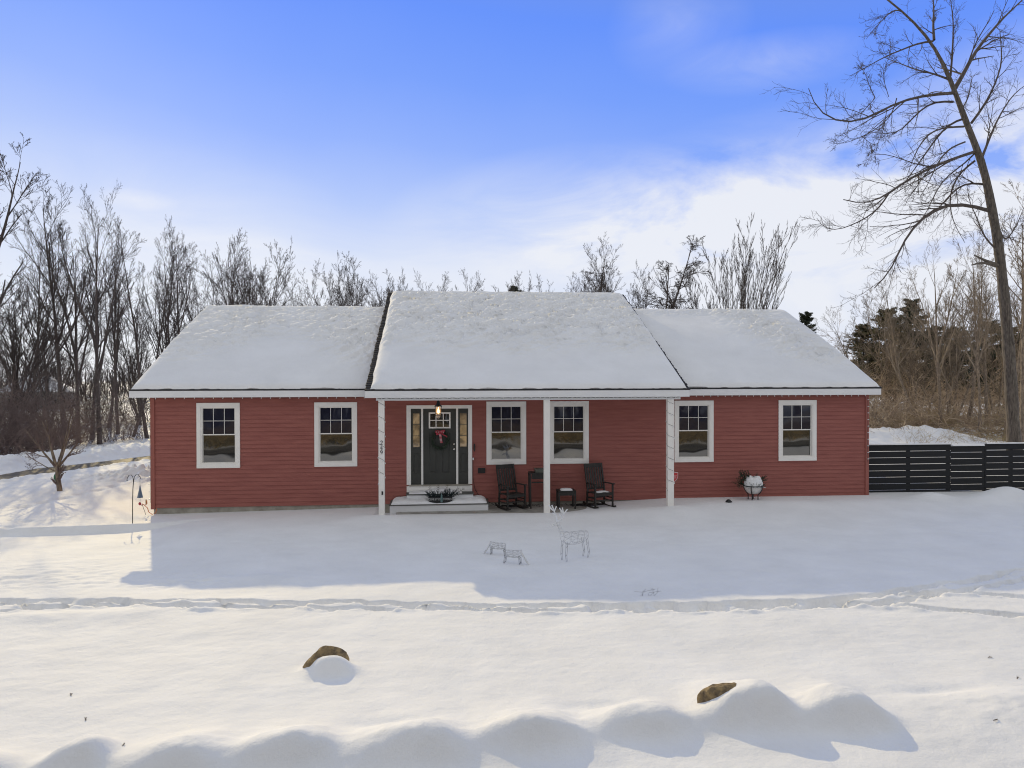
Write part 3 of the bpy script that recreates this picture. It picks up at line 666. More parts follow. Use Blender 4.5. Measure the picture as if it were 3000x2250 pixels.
for dgt, py in (('2', 1297), ('4', 1311), ('9', 1325)):
    mb = MB(); cz = zpx(1117, py, PY-.08); s = .105; y = PY-.088
    if dgt == '2':
        stroke(mb, arc(0, .22, .24, .26, 170, -40), np.interp(range(14), [0, 3, 9, 13], [.12, .06, .17, .14]), pcx, cz, s, y)
        stroke(mb, [(.17, .06), (0, -.2), (-.25, -.42)], [.12, .07, .05], pcx, cz, s, y); stroke(mb, [(-.27, -.42), (.28, -.42)], [.13, .13], pcx, cz, s, y-.0005)
    elif dgt == '4':
        stroke(mb, [(.10, -.5), (.10, .5)], [.15, .15], pcx, cz, s, y); stroke(mb, [(.08, .48), (-.3, -.18)], [.05, .05], pcx, cz, s, y-.0005)
        stroke(mb, [(-.33, -.2), (.32, -.2)], [.07, .07], pcx, cz, s, y-.001); stroke(mb, [(-.06, -.5), (.26, -.5)], [.05, .05], pcx, cz, s, y-.0015)
    else:
        stroke(mb, arc(0, .18, .22, .27, 0, 360, 22), .05+.11*np.abs(np.cos(np.linspace(0, 2*math.pi, 22))), pcx, cz, s, y)
        stroke(mb, [(.22, .2), (.21, -.1), (.1, -.35), (-.15, -.48)], [.14, .15, .10, .05], pcx, cz, s, y-.0005)
    mb.build('house_number', 'digit', po)
z_ = zpx(1118, 1444, PY-.08); MB().box(pcx+.0, pcx+.04, PY-.095, PY-.0801, z_-.05, z_+.04).build('outlet_cover', 'black', po)
# steps
lx0, lx1 = cpx(1141, -.78), cpx(1430, -.78); ux0, ux1 = cpx(1191, -.40), cpx(1385.5, -.40)
b = MB(); b.box(lx0, lx1, -.78, -.03, -.35, .085); b.box(ux0, ux1, -.40, -.031, .112, .30); st_ = b.build('front_steps', 'beam_white', house)
b = MB(); b.box(lx0-.02, lx1+.02, -.80, -.03, .0855, .1118); b.box(ux0-.02, ux1+.02, -.425, -.05, .3005, .3275); b.build('step_tread', 'step_tread', st_)
def snow_slab(x0, x1, y0, y1, z, T, seed, name, parent, r=.12, notch=None):
    gx = np.linspace(x0, x1, max(8, int((x1-x0)/.025))); gy = np.linspace(y0, y1, max(6, int((y1-y0)/.025))); XX, YY = np.meshgrid(gx, gy)
    e = lambda d: np.sqrt(np.clip(1-(1-np.clip(d/r, 0, 1))**2, 0, 1))
    t = T*e(XX-x0)*e(x1-XX)*e(YY-y0)*e((y1-YY)*2+.1)
    t *= 1+.35*fbm(XX*4, YY*4, 3, seed)
    if notch is not None: t *= notch(XX, YY)
    mb = MB(); mb.grid(XX, YY, z+np.maximum(t-.004, -.012)); return mb.build(name, 'snow', parent, smooth=True)
snow_slab(lx0+.03, lx1-.03, -.78, -.05, .115, .105, 5, 'snow_cover', st_, .2, notch=lambda x, y: 1-.85*np.exp(-(((x-float(at_y(1290, 1470, -.6)[0]))/.32)**4+((y+.60)/.22)**4)))
snow_slab(ux0+.05, ux1-.3, -.40, -.06, .328, .07, 6, 'snow_cover', st_, .1, notch=lambda x, y: .25+1.2*np.exp(-((x-(ux0+ux1)/2)/.35)**2)+.3)
# small dark vent beside the door
vx, vz = cpx(1410.5), zpx(1410.5, 1378)
b = MB(); b.box(vx-.1, vx+.1, -.05, -.012, vz-.072, vz+.072); vt = b.build('wall_vent', 'black', house)
b = MB()
for k in range(4): b.box(vx-.075, vx+.075, -.058, -.0505, vz-.05+k*.028, vz-.038+k*.028)
b.build('louvre', 'dark_wood', vt)
# ------------------------------------------------------------------ string lights
bulb_proto = None
def lights(label, pts, spacing, hang=True, sag=.012, front=True, blen=.045, br=.012, wire_m='wire_green', bm='bulb_white', bd=(0, 0, -1), jit=.3, wr=.0035):
    global bulb_proto
    pts = [np.array(p, float) for p in pts]; t = thing('string_lights', label, 'string lights', pts[0], 0, 'white bulb string lights on the house')
    L = [np.linalg.norm(b-a) for a, b in zip(pts[:-1], pts[1:])]; tot = sum(L); cum = np.concatenate([[0], np.cumsum(L)])
    def pos(s): k = min(np.searchsorted(cum, s, side='right')-1, len(L)-1); return pts[k]+(pts[k+1]-pts[k])*((s-cum[k])/L[k])
    n = max(2, int(tot/spacing)); rng = np.random.RandomState(len(label)); path = []
    for k in range(n*3+1):
        p = pos(min(tot, tot*k/(n*3))).copy(); p[2] -= sag*(k % 3 != 0)+sag*rng.uniform(-.4, .4); path.append(p)
    MB().tube(path, wr, 4).build('wire', wire_m, t, org=pts[0])
    if bulb_proto is None:
        mb = MB(); mb.lathe([(.004, .012), (.008, 0), (br, -.018), (br*.8, -.034), (.001, -.046)], (0, 0, 0), 8)
        bulb_proto = mb.build('bulb', bm, t, org=(0, 0, 0), smooth=True); first = bulb_proto
    for k in range(n):
        if k == 0 and bulb_proto.parent is t: o = bulb_proto
        else: o = bulb_proto.copy(); COL.objects.link(o); o.parent = t
        p = pos((k+.5)*tot/n)-pts[0]; o.location = Vector(p)
        dirv = Vector(bd)+Vector((rng.uniform(-jit, jit), rng.uniform(-jit, jit)*.5-.15, rng.uniform(-jit, jit)*.4))
        o.rotation_euler = dirv.to_track_quat('-Z', 'Y').to_euler()
    return t
ez = 2.998
lights('string of white bulbs under the eave above the left pair of windows', [(XL, -.07, ez), (CXL-.05, -.07, ez)], .245)
lights('string of white bulbs under the eave above the right pair of windows', [(posts[2][2]+.15, -.07, ez), (XR, -.07, ez)], .21)
lights('string of bulbs on dark wire along the white porch beam', [(CXL+.3, -1.475, 3.004), (CXR-.24, -1.475, 3.004)], .24, wr=.006)
lights('string of white bulbs running down the left front corner of the house', [(XL-.035, -.05, 2.95), (XL-.035, -.05, .15)], .19, bd=(-1, -.2, .1))
lights('string of white bulbs running down the right front corner of the house', [(XR-.02, -.05, 2.95), (XR-.02, -.05, 1.0)], .19, bd=(1, -.3, .1))
def spiral(x0, x1, za, zb, turns):
    cx, r = (x0+x1)/2, (x1-x0)/2+.006; pts = []; n = turns*4
    cor = [(-r, -.086), (r, -.086), (r, .086), (-r, .086)]
    for k in range(n+1):
        c = cor[k % 4]; pts.append((cx+c[0], PY+c[1], za+(zb-za)*k/n))
    return pts
lights('string of lights wound around the porch post that carries the house number', spiral(posts[0][1], posts[0][2], 2.9, .75, 6), .16, sag=0)
lights('string of lights wound around the right-hand porch post beside the red shield sign', spiral(posts[2][1], posts[2][2], 2.88, .48, 8), .16, sag=0)
# ------------------------------------------------------------------ porch furniture
def rot_root(name, label, cat, loc, rz, group=None): return thing(name, label, cat, loc, rz, group)
def leg_bar(t, a, b, w_, nm='leg', m='dark_wood', d=None):
    return MB().bar(a, b, w_, d or w_, up=(0, 1, 0)).build(nm, m, t)
def rocking_chair(loc, rz, label):
    t = thing('rocking_chair', label, 'rocking chair', loc, rz, 'dark rocking chairs on the porch')
    w2 = .27; tilt = .26
    for s in (-1, 1):
        # curved rocker runner
        pts = [(s*w2, -.42+.88*k/10, .022+.11*((k/10-.48)*1.55)**2) for k in range(11)]
        mb = MB()
        for a, c in zip(pts[:-1], pts[1:]): mb.bar(a, c, .035, .045, up=(0, 0, 1))
        mb.build('rocker', 'dark_wood', t)
        leg_bar(t, (s*w2, -.25, .045), (s*w2, -.25, .66), .042); leg_bar(t, (s*w2, .24, .045), (s*w2, .22, .44), .042)
        mb = MB(); mb.bar((s*(w2+.01), -.31, .675), (s*(w2-.01), .26, .655), .08, .024); mb.build('armrest', 'dark_wood', t)
        mb = MB(); mb.bar((s*w2, -.25, .19), (s*w2, .23, .19), .024, .024); mb.bar((s*w2, -.25, .28), (s*w2, .23, .28), .024, .024); mb.build('stretcher', 'dark_wood', t)
    mb = MB()
    for k in range(7): y = -.27+k*.072; mb.box(-w2+.0, w2, y, y+.06, .415-.02*(k/7)+.0005*k, .437-.02*(k/7))
    mb.box(-w2+.02, w2-.02, -.262, -.24, .35, .412); mb.build('seat', 'dark_wood', t)
    mb = MB(); zb, zt = .40, 1.18
    bp = lambda x, z, o=0: (x, .20+(z-zb)*tilt+o, z)
    for s in (-1, 1): mb.bar(bp(s*.262, zb-.02), bp(s*.262, zt), .045, .035, up=(0, 1, 0))
    mb.bar(bp(-.24, zt-.055), bp(.24, zt-.055), .02, .115, up=(0, 0, 1)); mb.bar(bp(-.24, zb+.10), bp(.24, zb+.10), .02, .05, up=(0, 0, 1))
    for k in range(6): x = -.192+k*.0768; mb.bar(bp(x, zb+.126), bp(x, zt-.112), .052, .014, up=(0, 1, 0))
    mb.build('backrest', 'dark_wood', t)
    mb = MB(); mb.bar((-w2+.02, -.25, .23), (w2-.02, -.25, .23), .025, .03); mb.bar((-w2+.02, .23, .24), (w2-.02, .23, .24), .025, .03); mb.build('cross_rail', 'dark_wood', t)
    return t
SLABZ = -.082
pl = at_z(1496, 1483, SLABZ); pr = at_z(1752, 1480, SLABZ)
rocking_chair((pl[0], -.62, SLABZ), R_(24), 'dark wooden rocking chair between the front steps and the tall stand')
rocking_chair((pr[0]-.02, -.62, SLABZ), R_(16), 'dark rocking chair with snow on its seat, right of the low table')
c = thing('snow_patch', 'thin rim of snow on the seat of the right rocking chair', 'snow', (pr[0]+.03, -.70, SLABZ+.44), R_(16))
mb = MB(); gx = np.linspace(-.19, .19, 14); gy = np.linspace(-.12, .08, 10); XX, YY = np.meshgrid(gx, gy); mb.grid(XX, YY, .035*np.clip(1-(XX/.2)**2-(YY/.13)**2, 0, 1)**.6-.004); mb.build('snow', 'snow', c, smooth=True)
# low side table
x0, x1 = at_y(1633, 1440, -.62)[0], at_y(1684, 1440, -.62)[0]
t = thing('side_table', 'low dark slatted side table with snow on top, between the rocking chairs', 'table', ((x0+x1)/2, -.62, SLABZ))
w2 = (x1-x0)/2-.02
mb = MB()
for k in range(5): y = -.22+k*.09; mb.box(-w2-.02, w2+.02, y, y+.078, .478, .50)
mb.build('tabletop', 'dark_wood', t)
for sx_ in (-1, 1):
    for sy_ in (-1, 1): MB().box(sx_*w2-.022, sx_*w2+.022, sy_*.18-.022, sy_*.18+.022, 0, .477).build('leg', 'dark_wood', t)
mb = MB(); mb.box(-w2+.023, w2-.023, -.20, -.182, .37, .47); mb.box(-w2+.023, w2-.023, .182, .20, .37, .47); mb.build('apron', 'dark_wood', t)
c = thing('snow_patch', 'rounded pad of snow lying on the low side table', 'snow', ((x0+x1)/2, -.62, SLABZ+.50))
mb = MB(); XX, YY = np.meshgrid(np.linspace(-.17, .17, 18), np.linspace(-.16, .14, 14)); mb.grid(XX, YY, .045*np.clip(1-(XX/.17)**4-((YY+.01)/.15)**4, 0, 1)**.5-.002); mb.build('snow', 'snow', c, smooth=True)
# tall stand with a tray on it
x0, x1 = at_y(1551, 1440, -.55)[0], at_y(1606, 1440, -.55)[0]; zt = zpx(1575, 1383.5, -.55)-SLABZ
t = thing('plant_stand', 'tall narrow dark wooden stand holding a tray, half behind the middle porch post', 'stand', ((x0+x1)/2, -.5, SLABZ))
w2 = (x1-x0)/2
mb = MB(); mb.box(-w2-.01, w2+.01, -.19, .19, zt-.03, zt); mb.build('tabletop', 'dark_wood', t)
for sx_ in (-1, 1):
    for sy_ in (-1, 1): MB().bar((sx_*w2*.9, sy_*.15, 0), (sx_*w2*.97, sy_*.17, zt-.031), .042, .042, up=(0, 1, 0)).build('leg', 'dark_wood', t)
mb = MB(); mb.box(-w2*.9+.02, w2*.9-.02, -.18, -.165, zt-.17, zt-.032); mb.box(-w2*.9+.02, w2*.9-.02, -.18, -.165, zt-.28, zt-.25); mb.build('apron', 'dark_wood', t)
t2 = thing('tray', 'grey-green oblong tray on the tall dark stand', 'tray', ((x0+x1)/2+.10, -.5, SLABZ+zt))
mb = MB()
for (a, c_, e, h) in ((-.2, .2, -.15, -.135), (-.2, .2, .135, .15), (-.2, -.185, -.134, .134), (.185, .2, -.134, .134)): mb.box(a, c_, e, h, .0, .085)
mb.box(-.185, .185, -.134, .134, 0, .012); mb.build('tray_wall', 'tray_green', t2)
mb = MB(); mb.box(-.215, .215, -.165, .165, .086, .098); mb.build('tray_rim', 'tray_green', t2)
# cord coils and dead leaves on the slab
rng = np.random.RandomState(5)
def cord_pile(label, c, rx, ry, turns, n, seed, name='cord', m='black', r=.012, cat='cord'):
    rg = np.random.RandomState(seed); a = np.linspace(0, turns*2*math.pi, n)
    p = np.stack([c[0]+rx*np.cos(a)*(1+.25*np.sin(a*.37+seed))+rg.normal(0, .02, n), c[1]+ry*np.sin(a)*(1+.2*np.cos(a*.53)), c[2]+r+.02*np.abs(np.sin(a*2.3))+.0*a], 1)
    o = MB().tube(p, r, 5).build(name, m, org=c, smooth=True); o.location = Vector(c); tag(o, label, cat); return o
q = at_z(1716, 1474, SLABZ); cord_pile('black cord coiled on the porch slab behind the right rocking chair', (float(q[0]), -.33, SLABZ), .42, .12, 5, 90, 2)
q = at_z(1545, 1480, SLABZ); cord_pile('black cord snaking under the left rocking chair', (float(q[0])-.35, -.32, SLABZ), .38, .10, 1.6, 40, 4)
t = thing('leaf_litter', 'small heap of dead brown leaves on the porch slab near the wall', 'leaves', (float(q[0])+.25, -.25, SLABZ)); t['kind'] = 'stuff'
mb = MB()
for k in range(120):
    x, y, z = rng.normal(.2, .55), rng.normal(0, .10), rng.uniform(.005, .05); a, b2 = rng.uniform(0, 6.28), rng.uniform(-.6, .6); d = np.array([math.cos(a), math.sin(a), b2])*.03; e_ = np.array([-math.sin(a), math.cos(a), rng.uniform(-.5, .5)])*.018; c = np.array([x, y, z])
    mb.add([c-d, c+e_, c+d, c-e_], [(0, 1, 2, 3)])
mb.build('leaves', 'twig_brown', t)
# ------------------------------------------------------------------ needles helper
def needles(mb, c, d, L, n, nl, rg, w_=.0022, ang=.7):
    """a sprig: needles along a twig from c in direction d"""
    c = np.array(c, float); d = np.array(d, float); d /= np.linalg.norm(d)
    for k in range(n):
        p = c+d*L*(k+.5)/n; r = rg.normal(size=3); r -= r@d*d; r /= np.linalg.norm(r); v = (d*math.cos(ang)+r*math.sin(ang))*nl*rg.uniform(.7, 1.2)
        s = np.cross(v, rg.normal(size=3)); s /= np.linalg.norm(s)+1e-9; s *= w_
        mb.add([p-s, p+s, p+v], [(0, 1, 2)])
# wreath
wc = np.array([P(1289), -.06, zd(1290)]); rg = np.random.RandomState(8)
t = thing('wreath', 'round evergreen wreath with a red plaid bow hanging on the grey front door', 'wreath', wc)
mb = MB(); mb.tube([(.215*math.cos(a), 0, .215*math.sin(a)) for a in np.linspace(0, 2*math.pi, 28)], .03, 6)
for k in range(190):
    a = rg.uniform(0, 2*math.pi); rr = .215+rg.normal(0, .022); c = (rr*math.cos(a), rg.uniform(-.05, .01), rr*math.sin(a)); out = rg.normal(0, .8)
    d = (-math.sin(a)*.9+out*math.cos(a), rg.uniform(-.7, .1), math.cos(a)*.9+out*math.sin(a)); needles(mb, c, d, .10, 12, .035, rg, .003)
mb.build('greenery', 'needle_wreath', t, org=(0, 0, 0))
def ribbon(mb, pts, w_, axis=(1, 0, 0)):
    pts = np.array(pts); ax = np.array(axis)*w_/2; v = []; f = []
    for i, p in enumerate(pts): v += [p-ax, p+ax]
    for i in range(len(pts)-1): f.append((2*i, 2*i+1, 2*i+3, 2*i+2))
    mb.add(v, f)
mb = MB()
for s, ln, tz in ((-1, .13, .03), (1, .14, .05), (-1, .11, -.03), (1, .10, -.01)):
    ribbon(mb, [(s*ln*math.sin(u)*1.0*(1 if u < math.pi else 1), -.075-.04*math.sin(2*u), .225+tz*math.sin(u)+.03*math.cos(u)*s) for u in np.linspace(.05, math.pi-.05, 9)], .045, (0, .2, 1))
ribbon(mb, [(0, -.09, .22), (.015, -.10, .12), (.03, -.10, .02), (.045, -.105, -.06)], .065); ribbon(mb, [(.03, -.08, .22), (.10, -.09, .16), (.17, -.085, .13), (.2, -.09, .10)], .03, (.2, 0, 1))
mb.lathe([(.001, .255), (.03, .24), (.035, .22), (.02, .20), (.001, .19)], (0, -.10, 0), 8)
bw = mb.build('bow', 'ribbon_red', t, org=(0, 0, 0))
mb = MB()
for k in range(7): mb.box(-.03+.005*k, .034+.005*k, -.1105, -.1085, .18-.036*k, .189-.036*k)
for k in range(5): x = -.10+.05*k; mb.box(x, x+.008, -.112, -.110, .215, .262)
mb.build('plaid_stripe', 'ribbon_white', bw, org=(0, 0, 0))
# hanging porch lantern
lz = lambda py: zpx(1284, py, -.72)
lc = np.array([float(at_y(1284, 1200, -.72)[0]), -.72, lz(1226)])
H_ = 3.028-lc[2]
t = thing('hanging_lantern', 'lit black cage lantern hanging under the porch ceiling before the door', 'lantern', lc)
mb = MB(); mb.lathe([(.001, H_), (.055, H_), (.06, H_-.02), (.012, H_-.03), (.010, H_-.1), (.035, .47), (.045, .42), (.058, .37), (.10, .345), (.105, .325), (.04, .32), (.001, .32)], (0, 0, 0), 20)
mb.build('cap', 'black', t, org=(0, 0, 0), smooth=False)
mb = MB()
for a in np.linspace(0, 2*math.pi, 6, endpoint=False): ca, sa = math.cos(a+.4), math.sin(a+.4); mb.tube([(.10*ca, .10*sa, .33), (.085*ca, .085*sa, .2), (.082*ca, .082*sa, .07)], .0045, 4)
for z, r in ((.08, .095), (.13, .088)): mb.tube([(r*math.cos(a), r*math.sin(a), z) for a in np.linspace(0, 2*math.pi, 18)], .005, 4)
mb.build('cage', 'black', t, org=(0, 0, 0))
mb = MB(); mb.lathe([(.062, .32), (.066, .2), (.066, .09), (.05, .02), (.02, .0), (.001, .0)], (0, 0, 0), 18); mb.build('glass', 'lamp_glass', t, org=(0, 0, 0), smooth=True)
mb = MB(); mb.lathe([(.012, .30), (.02, .25), (.034, .20), (.030, .15), (.001, .13)], (0, 0, 0), 12); mb.build('bulb', 'filament', t, org=(0, 0, 0), smooth=True)
# planter box sign on the step
pa, pb = at_y(1256, 1470, -.62)[0], at_y(1325, 1470, -.62)[0]; cx = float(pa+pb)/2; z0, z1 = zpx(1290, 1475, -.62)+.01, zpx(1290, 1457, -.62)
t = thing('planter_box', 'black planter box lettered COME SIT ON MY PORCH on the front steps', 'planter', (cx, -.62, .118))
w2 = float(pb-pa)/2; hh = .175
mb = MB(); mb.box(-w2, w2, -.075, -.060, 0, hh); mb.box(-w2, w2, .06, .075, 0, hh); mb.box(-w2, -w2+.015, -.059, .059, 0, hh); mb.box(w2-.015, w2, -.059, .059, 0, hh); mb.box(-w2+.015, w2-.015, -.059, .059, 0, .1)
mb.build('box', 'sign_black', t, org=(0, 0, 0))
text_mesh('COME SIT ON MY PORCH', .078, .0015, 'lettering', 'lettering', t, Vector((0, -.0775, hh*.60)), .70)
rg = np.random.RandomState(12)
mb = MB()
for k in range(58):
    x = rg.uniform(-.29, .29); a = x*2.2+rg.normal(0, .25); L = rg.uniform(.13, .27)*(1.1 if abs(x) > .2 else 1); d = (math.sin(a), rg.uniform(-.35, .25), math.cos(a)*.9); needles(mb, (x, rg.uniform(-.03, .03), .12), d, L, 60, .038, rg, .0055, .8)
mb.build('greenery', 'needle_blue', t, org=(0, 0, 0))
mb = MB()
for (x, y, a, L) in ((-.27, 0, -.05, .40), (-.08, .0, .05, .42), (.13, .02, .15, .40), (.22, 0, .75, .42), (.25, .02, .95, .5), (.20, -.02, 1.15, .38), (.02, 0, -.4, .25)):
    d = np.array([math.sin(a), 0, math.cos(a)]); b0 = np.array([x, y, .1]); mb.tube([b0, b0+d*L*.5, b0+d*L], .007, 5, .003)
    for k in range(4):
        for s in (-1, 1): q0 = b0+d*L*(.45+.14*k); e_ = d*.7+s*.7*np.array([d[2], 0, -d[0]]); mb.tube([q0, q0+e_*.05, q0+e_*.05+np.array([0, 0, .025])], .004, 4, .002)
mb.build('twigs', 'bark', t, org=(0, 0, 0))
mb = MB(); mb.lathe([(.03, 0), (.032, .1), (.02, .19), (.008, .235), (.001, .25)], (.03, -.095, .03), 10); mb.build('bottle_ornament', 'teal', t, org=(0, 0, 0), smooth=True)
# ornament and cord at the right of the door frame
q = at_y(1390, 1310, -.06)
t = thing('thermometer', 'slim dark hanging ornament with a small white tag beside the door frame', 'ornament', q)
mb = MB(); mb.lathe([(.001, .10), (.018, .09), (.028, .02), (.024, -.07), (.010, -.12), (.001, -.13)], (0, 0, 0), 10); mb.build('body', 'dark_wood', t, org=(0, 0, 0))
mb = MB(); mb.tube([(0, 0, -.12), (-.01, 0, -.2), (-.035, -.01, -.30)], .004, 4); mb.build('ribbon', 'ribbon_red', t, org=(0, 0, 0))
mb = MB(); mb.box(-.055, -.02, -.012, -.004, -.36, -.295); mb.build('tag', 'bulb_white', t, org=(0, 0, 0))
pts = [(DX1+.02, -.05, 1.3), (DX1+.02, -.05, .7), (DX1+.08, -.05, .38), (DX1+.22, -.06, .16), (DX1+.42, -.10, .05), (DX1+.65, -.25, -.06), (DX1+1.1, -.3, -.07)]
o = MB().tube(pts, .007, 5).build('cord', 'black', org=pts[0]); o.location = Vector(pts[0]); tag(o, 'thin black cord hanging from beside the door frame down to the slab', 'cord')
# shield sign
q = at_y(1974.5, 1397, -.5)
gz0 = gh(float(q[0]), -.5)
t = thing('shield_sign', 'small red shield-shaped yard sign behind the right porch post', 'sign', (q[0], -.5, gz0))
zc = float(q[2])-gz0; s = .13
sh = [(-.9, .95), (-.45, 1.0), (0, 1.12), (.45, 1.0), (.9, .95), (.9, .1), (.72, -.45), (.4, -.85), (0, -1.12), (-.4, -.85), (-.72, -.45), (-.9, .1)]
MB().prism([(x*s, zc+z*s) for x, z in sh], -.006, .006).build('board', 'ribbon_white', t, org=(0, 0, 0))
MB().prism([(x*s*.88, zc+z*s*.88) for x, z in sh], -.009, -.0061).build('face', 'sign_red', t, org=(0, 0, 0))
mb = MB()
for k, (w_, z) in enumerate(((.08, .03), (.06, 0), (.07, -.03))): mb.box(-w_, w_, -.0115, -.0092, zc+z-.006, zc+z+.004)
mb.build('lettering', 'ribbon_white', t, org=(0, 0, 0))
MB().tube([(0, .012, -.2), (0, .012, zc)], .006, 5).build('stake', 'grey_wire', t, org=(0, 0, 0))
# planter bowl
bz = gh(float(at_y(2205, 1455, -.55)[0]), -.55)
q = at_y(2207, 1420, -.55); cx = float(q[0]); zr = zpx(2207, 1421, -.55)-bz; rb = float(at_y(2234, 1421, -.55)[0]-at_y(2181, 1421, -.55)[0])/2
t = thing('planter', 'white bowl planter heaped with snow and dark evergreens in a black iron stand', 'planter', (cx, -.55, bz))
zb = zpx(2207, 1446, -.55)-bz
mb = MB(); mb.lathe([(.001, zb), (rb*.45, zb+.004), (rb*.68, zb+.05), (rb*.88, zb+.13), (rb*.97, zr-.04), (rb, zr), (rb*.93, zr), (rb*.9, zr-.05), (.001, zr-.06)], (0, 0, 0), 28); mb.build('bowl', 'ceramic_white', t, org=(0, 0, 0), smooth=True)
mb = MB(); mb.tube([((rb+.012)*math.cos(a), (rb+.012)*math.sin(a), zr-.01) for a in np.linspace(0, 2*math.pi, 30)], .014, 6)
for a in (-.95, -2.2, 1.2, 2.4): ca, sa = math.cos(a), math.sin(a); mb.tube([(rb*1.05*ca, rb*1.05*sa, zr-.01), (rb*1.0*ca, rb*1.0*sa, zb+.13), (rb*.75*ca, rb*.75*sa, zb+.03), (rb*.55*ca, rb*.55*sa, zb-.03), (rb*.55*ca, rb*.55*sa, -.1)], .014, 6)
mb.build('stand', 'black', t, org=(0, 0, 0))
rg = np.random.RandomState(31)
XX, YY = np.meshgrid(np.linspace(-1, 1, 44), np.linspace(-1, 1, 44)); rr = np.hypot(XX, YY); lim = np.maximum(1, 1)
top = .27*np.clip(1-np.abs(rr)**5, 0, 1)**.45*(1+.28*fbm(XX*2.2+3, YY*2.2, 3, 7))
mb = MB(); mb.grid(XX*rb*.98, YY*rb*.98, np.where(rr < 1, zr-.03+top, zr-.04)); mb.build('snow_heap', 'snow', t, org=(0, 0, 0), smooth=True)
mb = MB()
for k in range(95):
    a = rg.uniform(0, 2*math.pi); lf = k < 62
    c = (rg.normal(-.20 if lf else .17, .10), rg.uniform(.0, .16), zr+rg.uniform(.0, .30 if lf else .16)); d = (rg.normal(-.5 if lf else .7, .6), rg.normal(0, .5), rg.normal(.25, .7)); needles(mb, c, d, .17, 34, .05, rg, .0045, .7)
for k in range(26):
    a = rg.uniform(-math.pi, 0); c = (rb*.9*math.cos(a), rb*.9*math.sin(a), zr+.0); needles(mb, c, (math.cos(a)*.5+rg.normal(0, .3), math.sin(a)*.4, rg.uniform(-.3, .9)), rg.uniform(.06, .14), 16, .03, rg, .0035)
mb.build('greenery', 'needle_wreath', t, org=(0, 0, 0))
# dark tip of a garden light in the snow
q = at_z(2135, 1482, -.02)
t = thing('garden_light', 'black cap of a buried garden light poking from the snow right of the porch', 'light', (q[0], q[1], gh(q[0], q[1])))
mb = MB(); mb.lathe([(.001, .085), (.04, .075), (.085, .03), (.09, .015), (.02, .01), (.02, -.2)], (0, 0, 0), 14); mb.build('cap', 'black', t, org=(0, 0, 0))
# ------------------------------------------------------------------ shepherd's hook, chime, ornament, cords
q = at_z(388, 1531, -.12); hx, hy = float(q[0]), float(q[1]); hz = gh(hx, hy); D_ = (q-CAM)@_f; s = D_/FPX
t = thing('shepherd_hook', 'black double shepherd hook standing in the snow left of the house', 'garden hook', (hx, hy, hz))
u = lambda px, py: ((px-388)*s, 0, (1531-py)*s)
MB().tube([(0, 0, -.3), u(389, 1460), u(390, 1430), u(392, 1405)], .010, 6).build('pole', 'black', t, org=(0, 0, 0))
for pts in ([(392, 1410), (390, 1395), (386, 1389), (379, 1390), (374, 1399), (373, 1407), (375, 1404)], [(392, 1410), (394, 1396), (399, 1388), (405, 1388), (410, 1395), (412, 1400), (410, 1399)]):
    MB().tube([u(*p) for p in pts], .008, 6).build('arm', 'black', t, org=(0, 0, 0))
base = np.array([hx, hy, hz]); v = u(410, 1399)
t = thing('wind_chime', 'dark triangular metal chime hanging from the right arm of the garden hook', 'wind chime', base+np.array(v))
k_ = lambda px, py: ((px-410)*s, 0, (1399-py)*s)
MB().tube([(0, 0, 0), k_(410, 1416)], .003, 4).build('cord', 'black', t, org=(0, 0, 0))
mb = MB(); mb.lathe([(.001, k_(0, 1415)[2]), (.022, k_(0, 1428)[2]), (.05, k_(0, 1444)[2]), (.075, k_(0, 1456)[2]), (.001, k_(0, 1455)[2])], (0, 0, 0), 4); mb.build('bell', 'chime', t, org=(0, 0, 0))
MB().tube([k_(410, 1456), k_(410, 1470)], .003, 4).build('cord', 'black', t, org=(0, 0, 0))
mb = MB(); c = k_(409, 1473); mb.lathe([(.001, .04), (.03, .015), (.035, -.01), (.02, -.035), (.001, -.05)], c, 10); mb.bar((c[0]-.02, 0, c[2]-.01), (c[0]+.06, 0, c[2]-.05), .02, .006, up=(0, 1, 0)); mb.build('bird_ornament', 'ribbon_red', t, org=(0, 0, 0))
A_ = lambda px, py, Y=-.09: tuple(at_y(px, py, Y))
o = MB().tube([A_(430, 1466), A_(431, 1475), A_(425, 1480), A_(416, 1476), A_(422, 1479), A_(432, 1488), A_(436, 1500), A_(446, 1507), A_(456, 1503), A_(459, 1490)], .010, 5).build('extension_cord', 'orange_cord', org=A_(430, 1466)); o.location = Vector(A_(430, 1466)); tag(o, 'orange extension cord looping at the foot of the left house corner', 'cord')
p0 = A_(417, 1478, -.12); o = MB().tube([p0, A_(420, 1488, -.14), A_(424, 1498, -.16), A_(427, 1508, -.2)], .006, 5).build('cord', 'wire_green', org=p0); o.location = Vector(p0); tag(o, 'thin dark cord dangling to the snow by the left house corner', 'cord')
o = MB().box(-.012, .012, -.012, .012, -.07, .07).build('plug_adapter', 'straw', org=(0, 0, 0)); o.location = Vector(A_(428, 1471, -.07)); tag(o, 'small yellow plug adapter at the foot of the left corner board', 'plug')
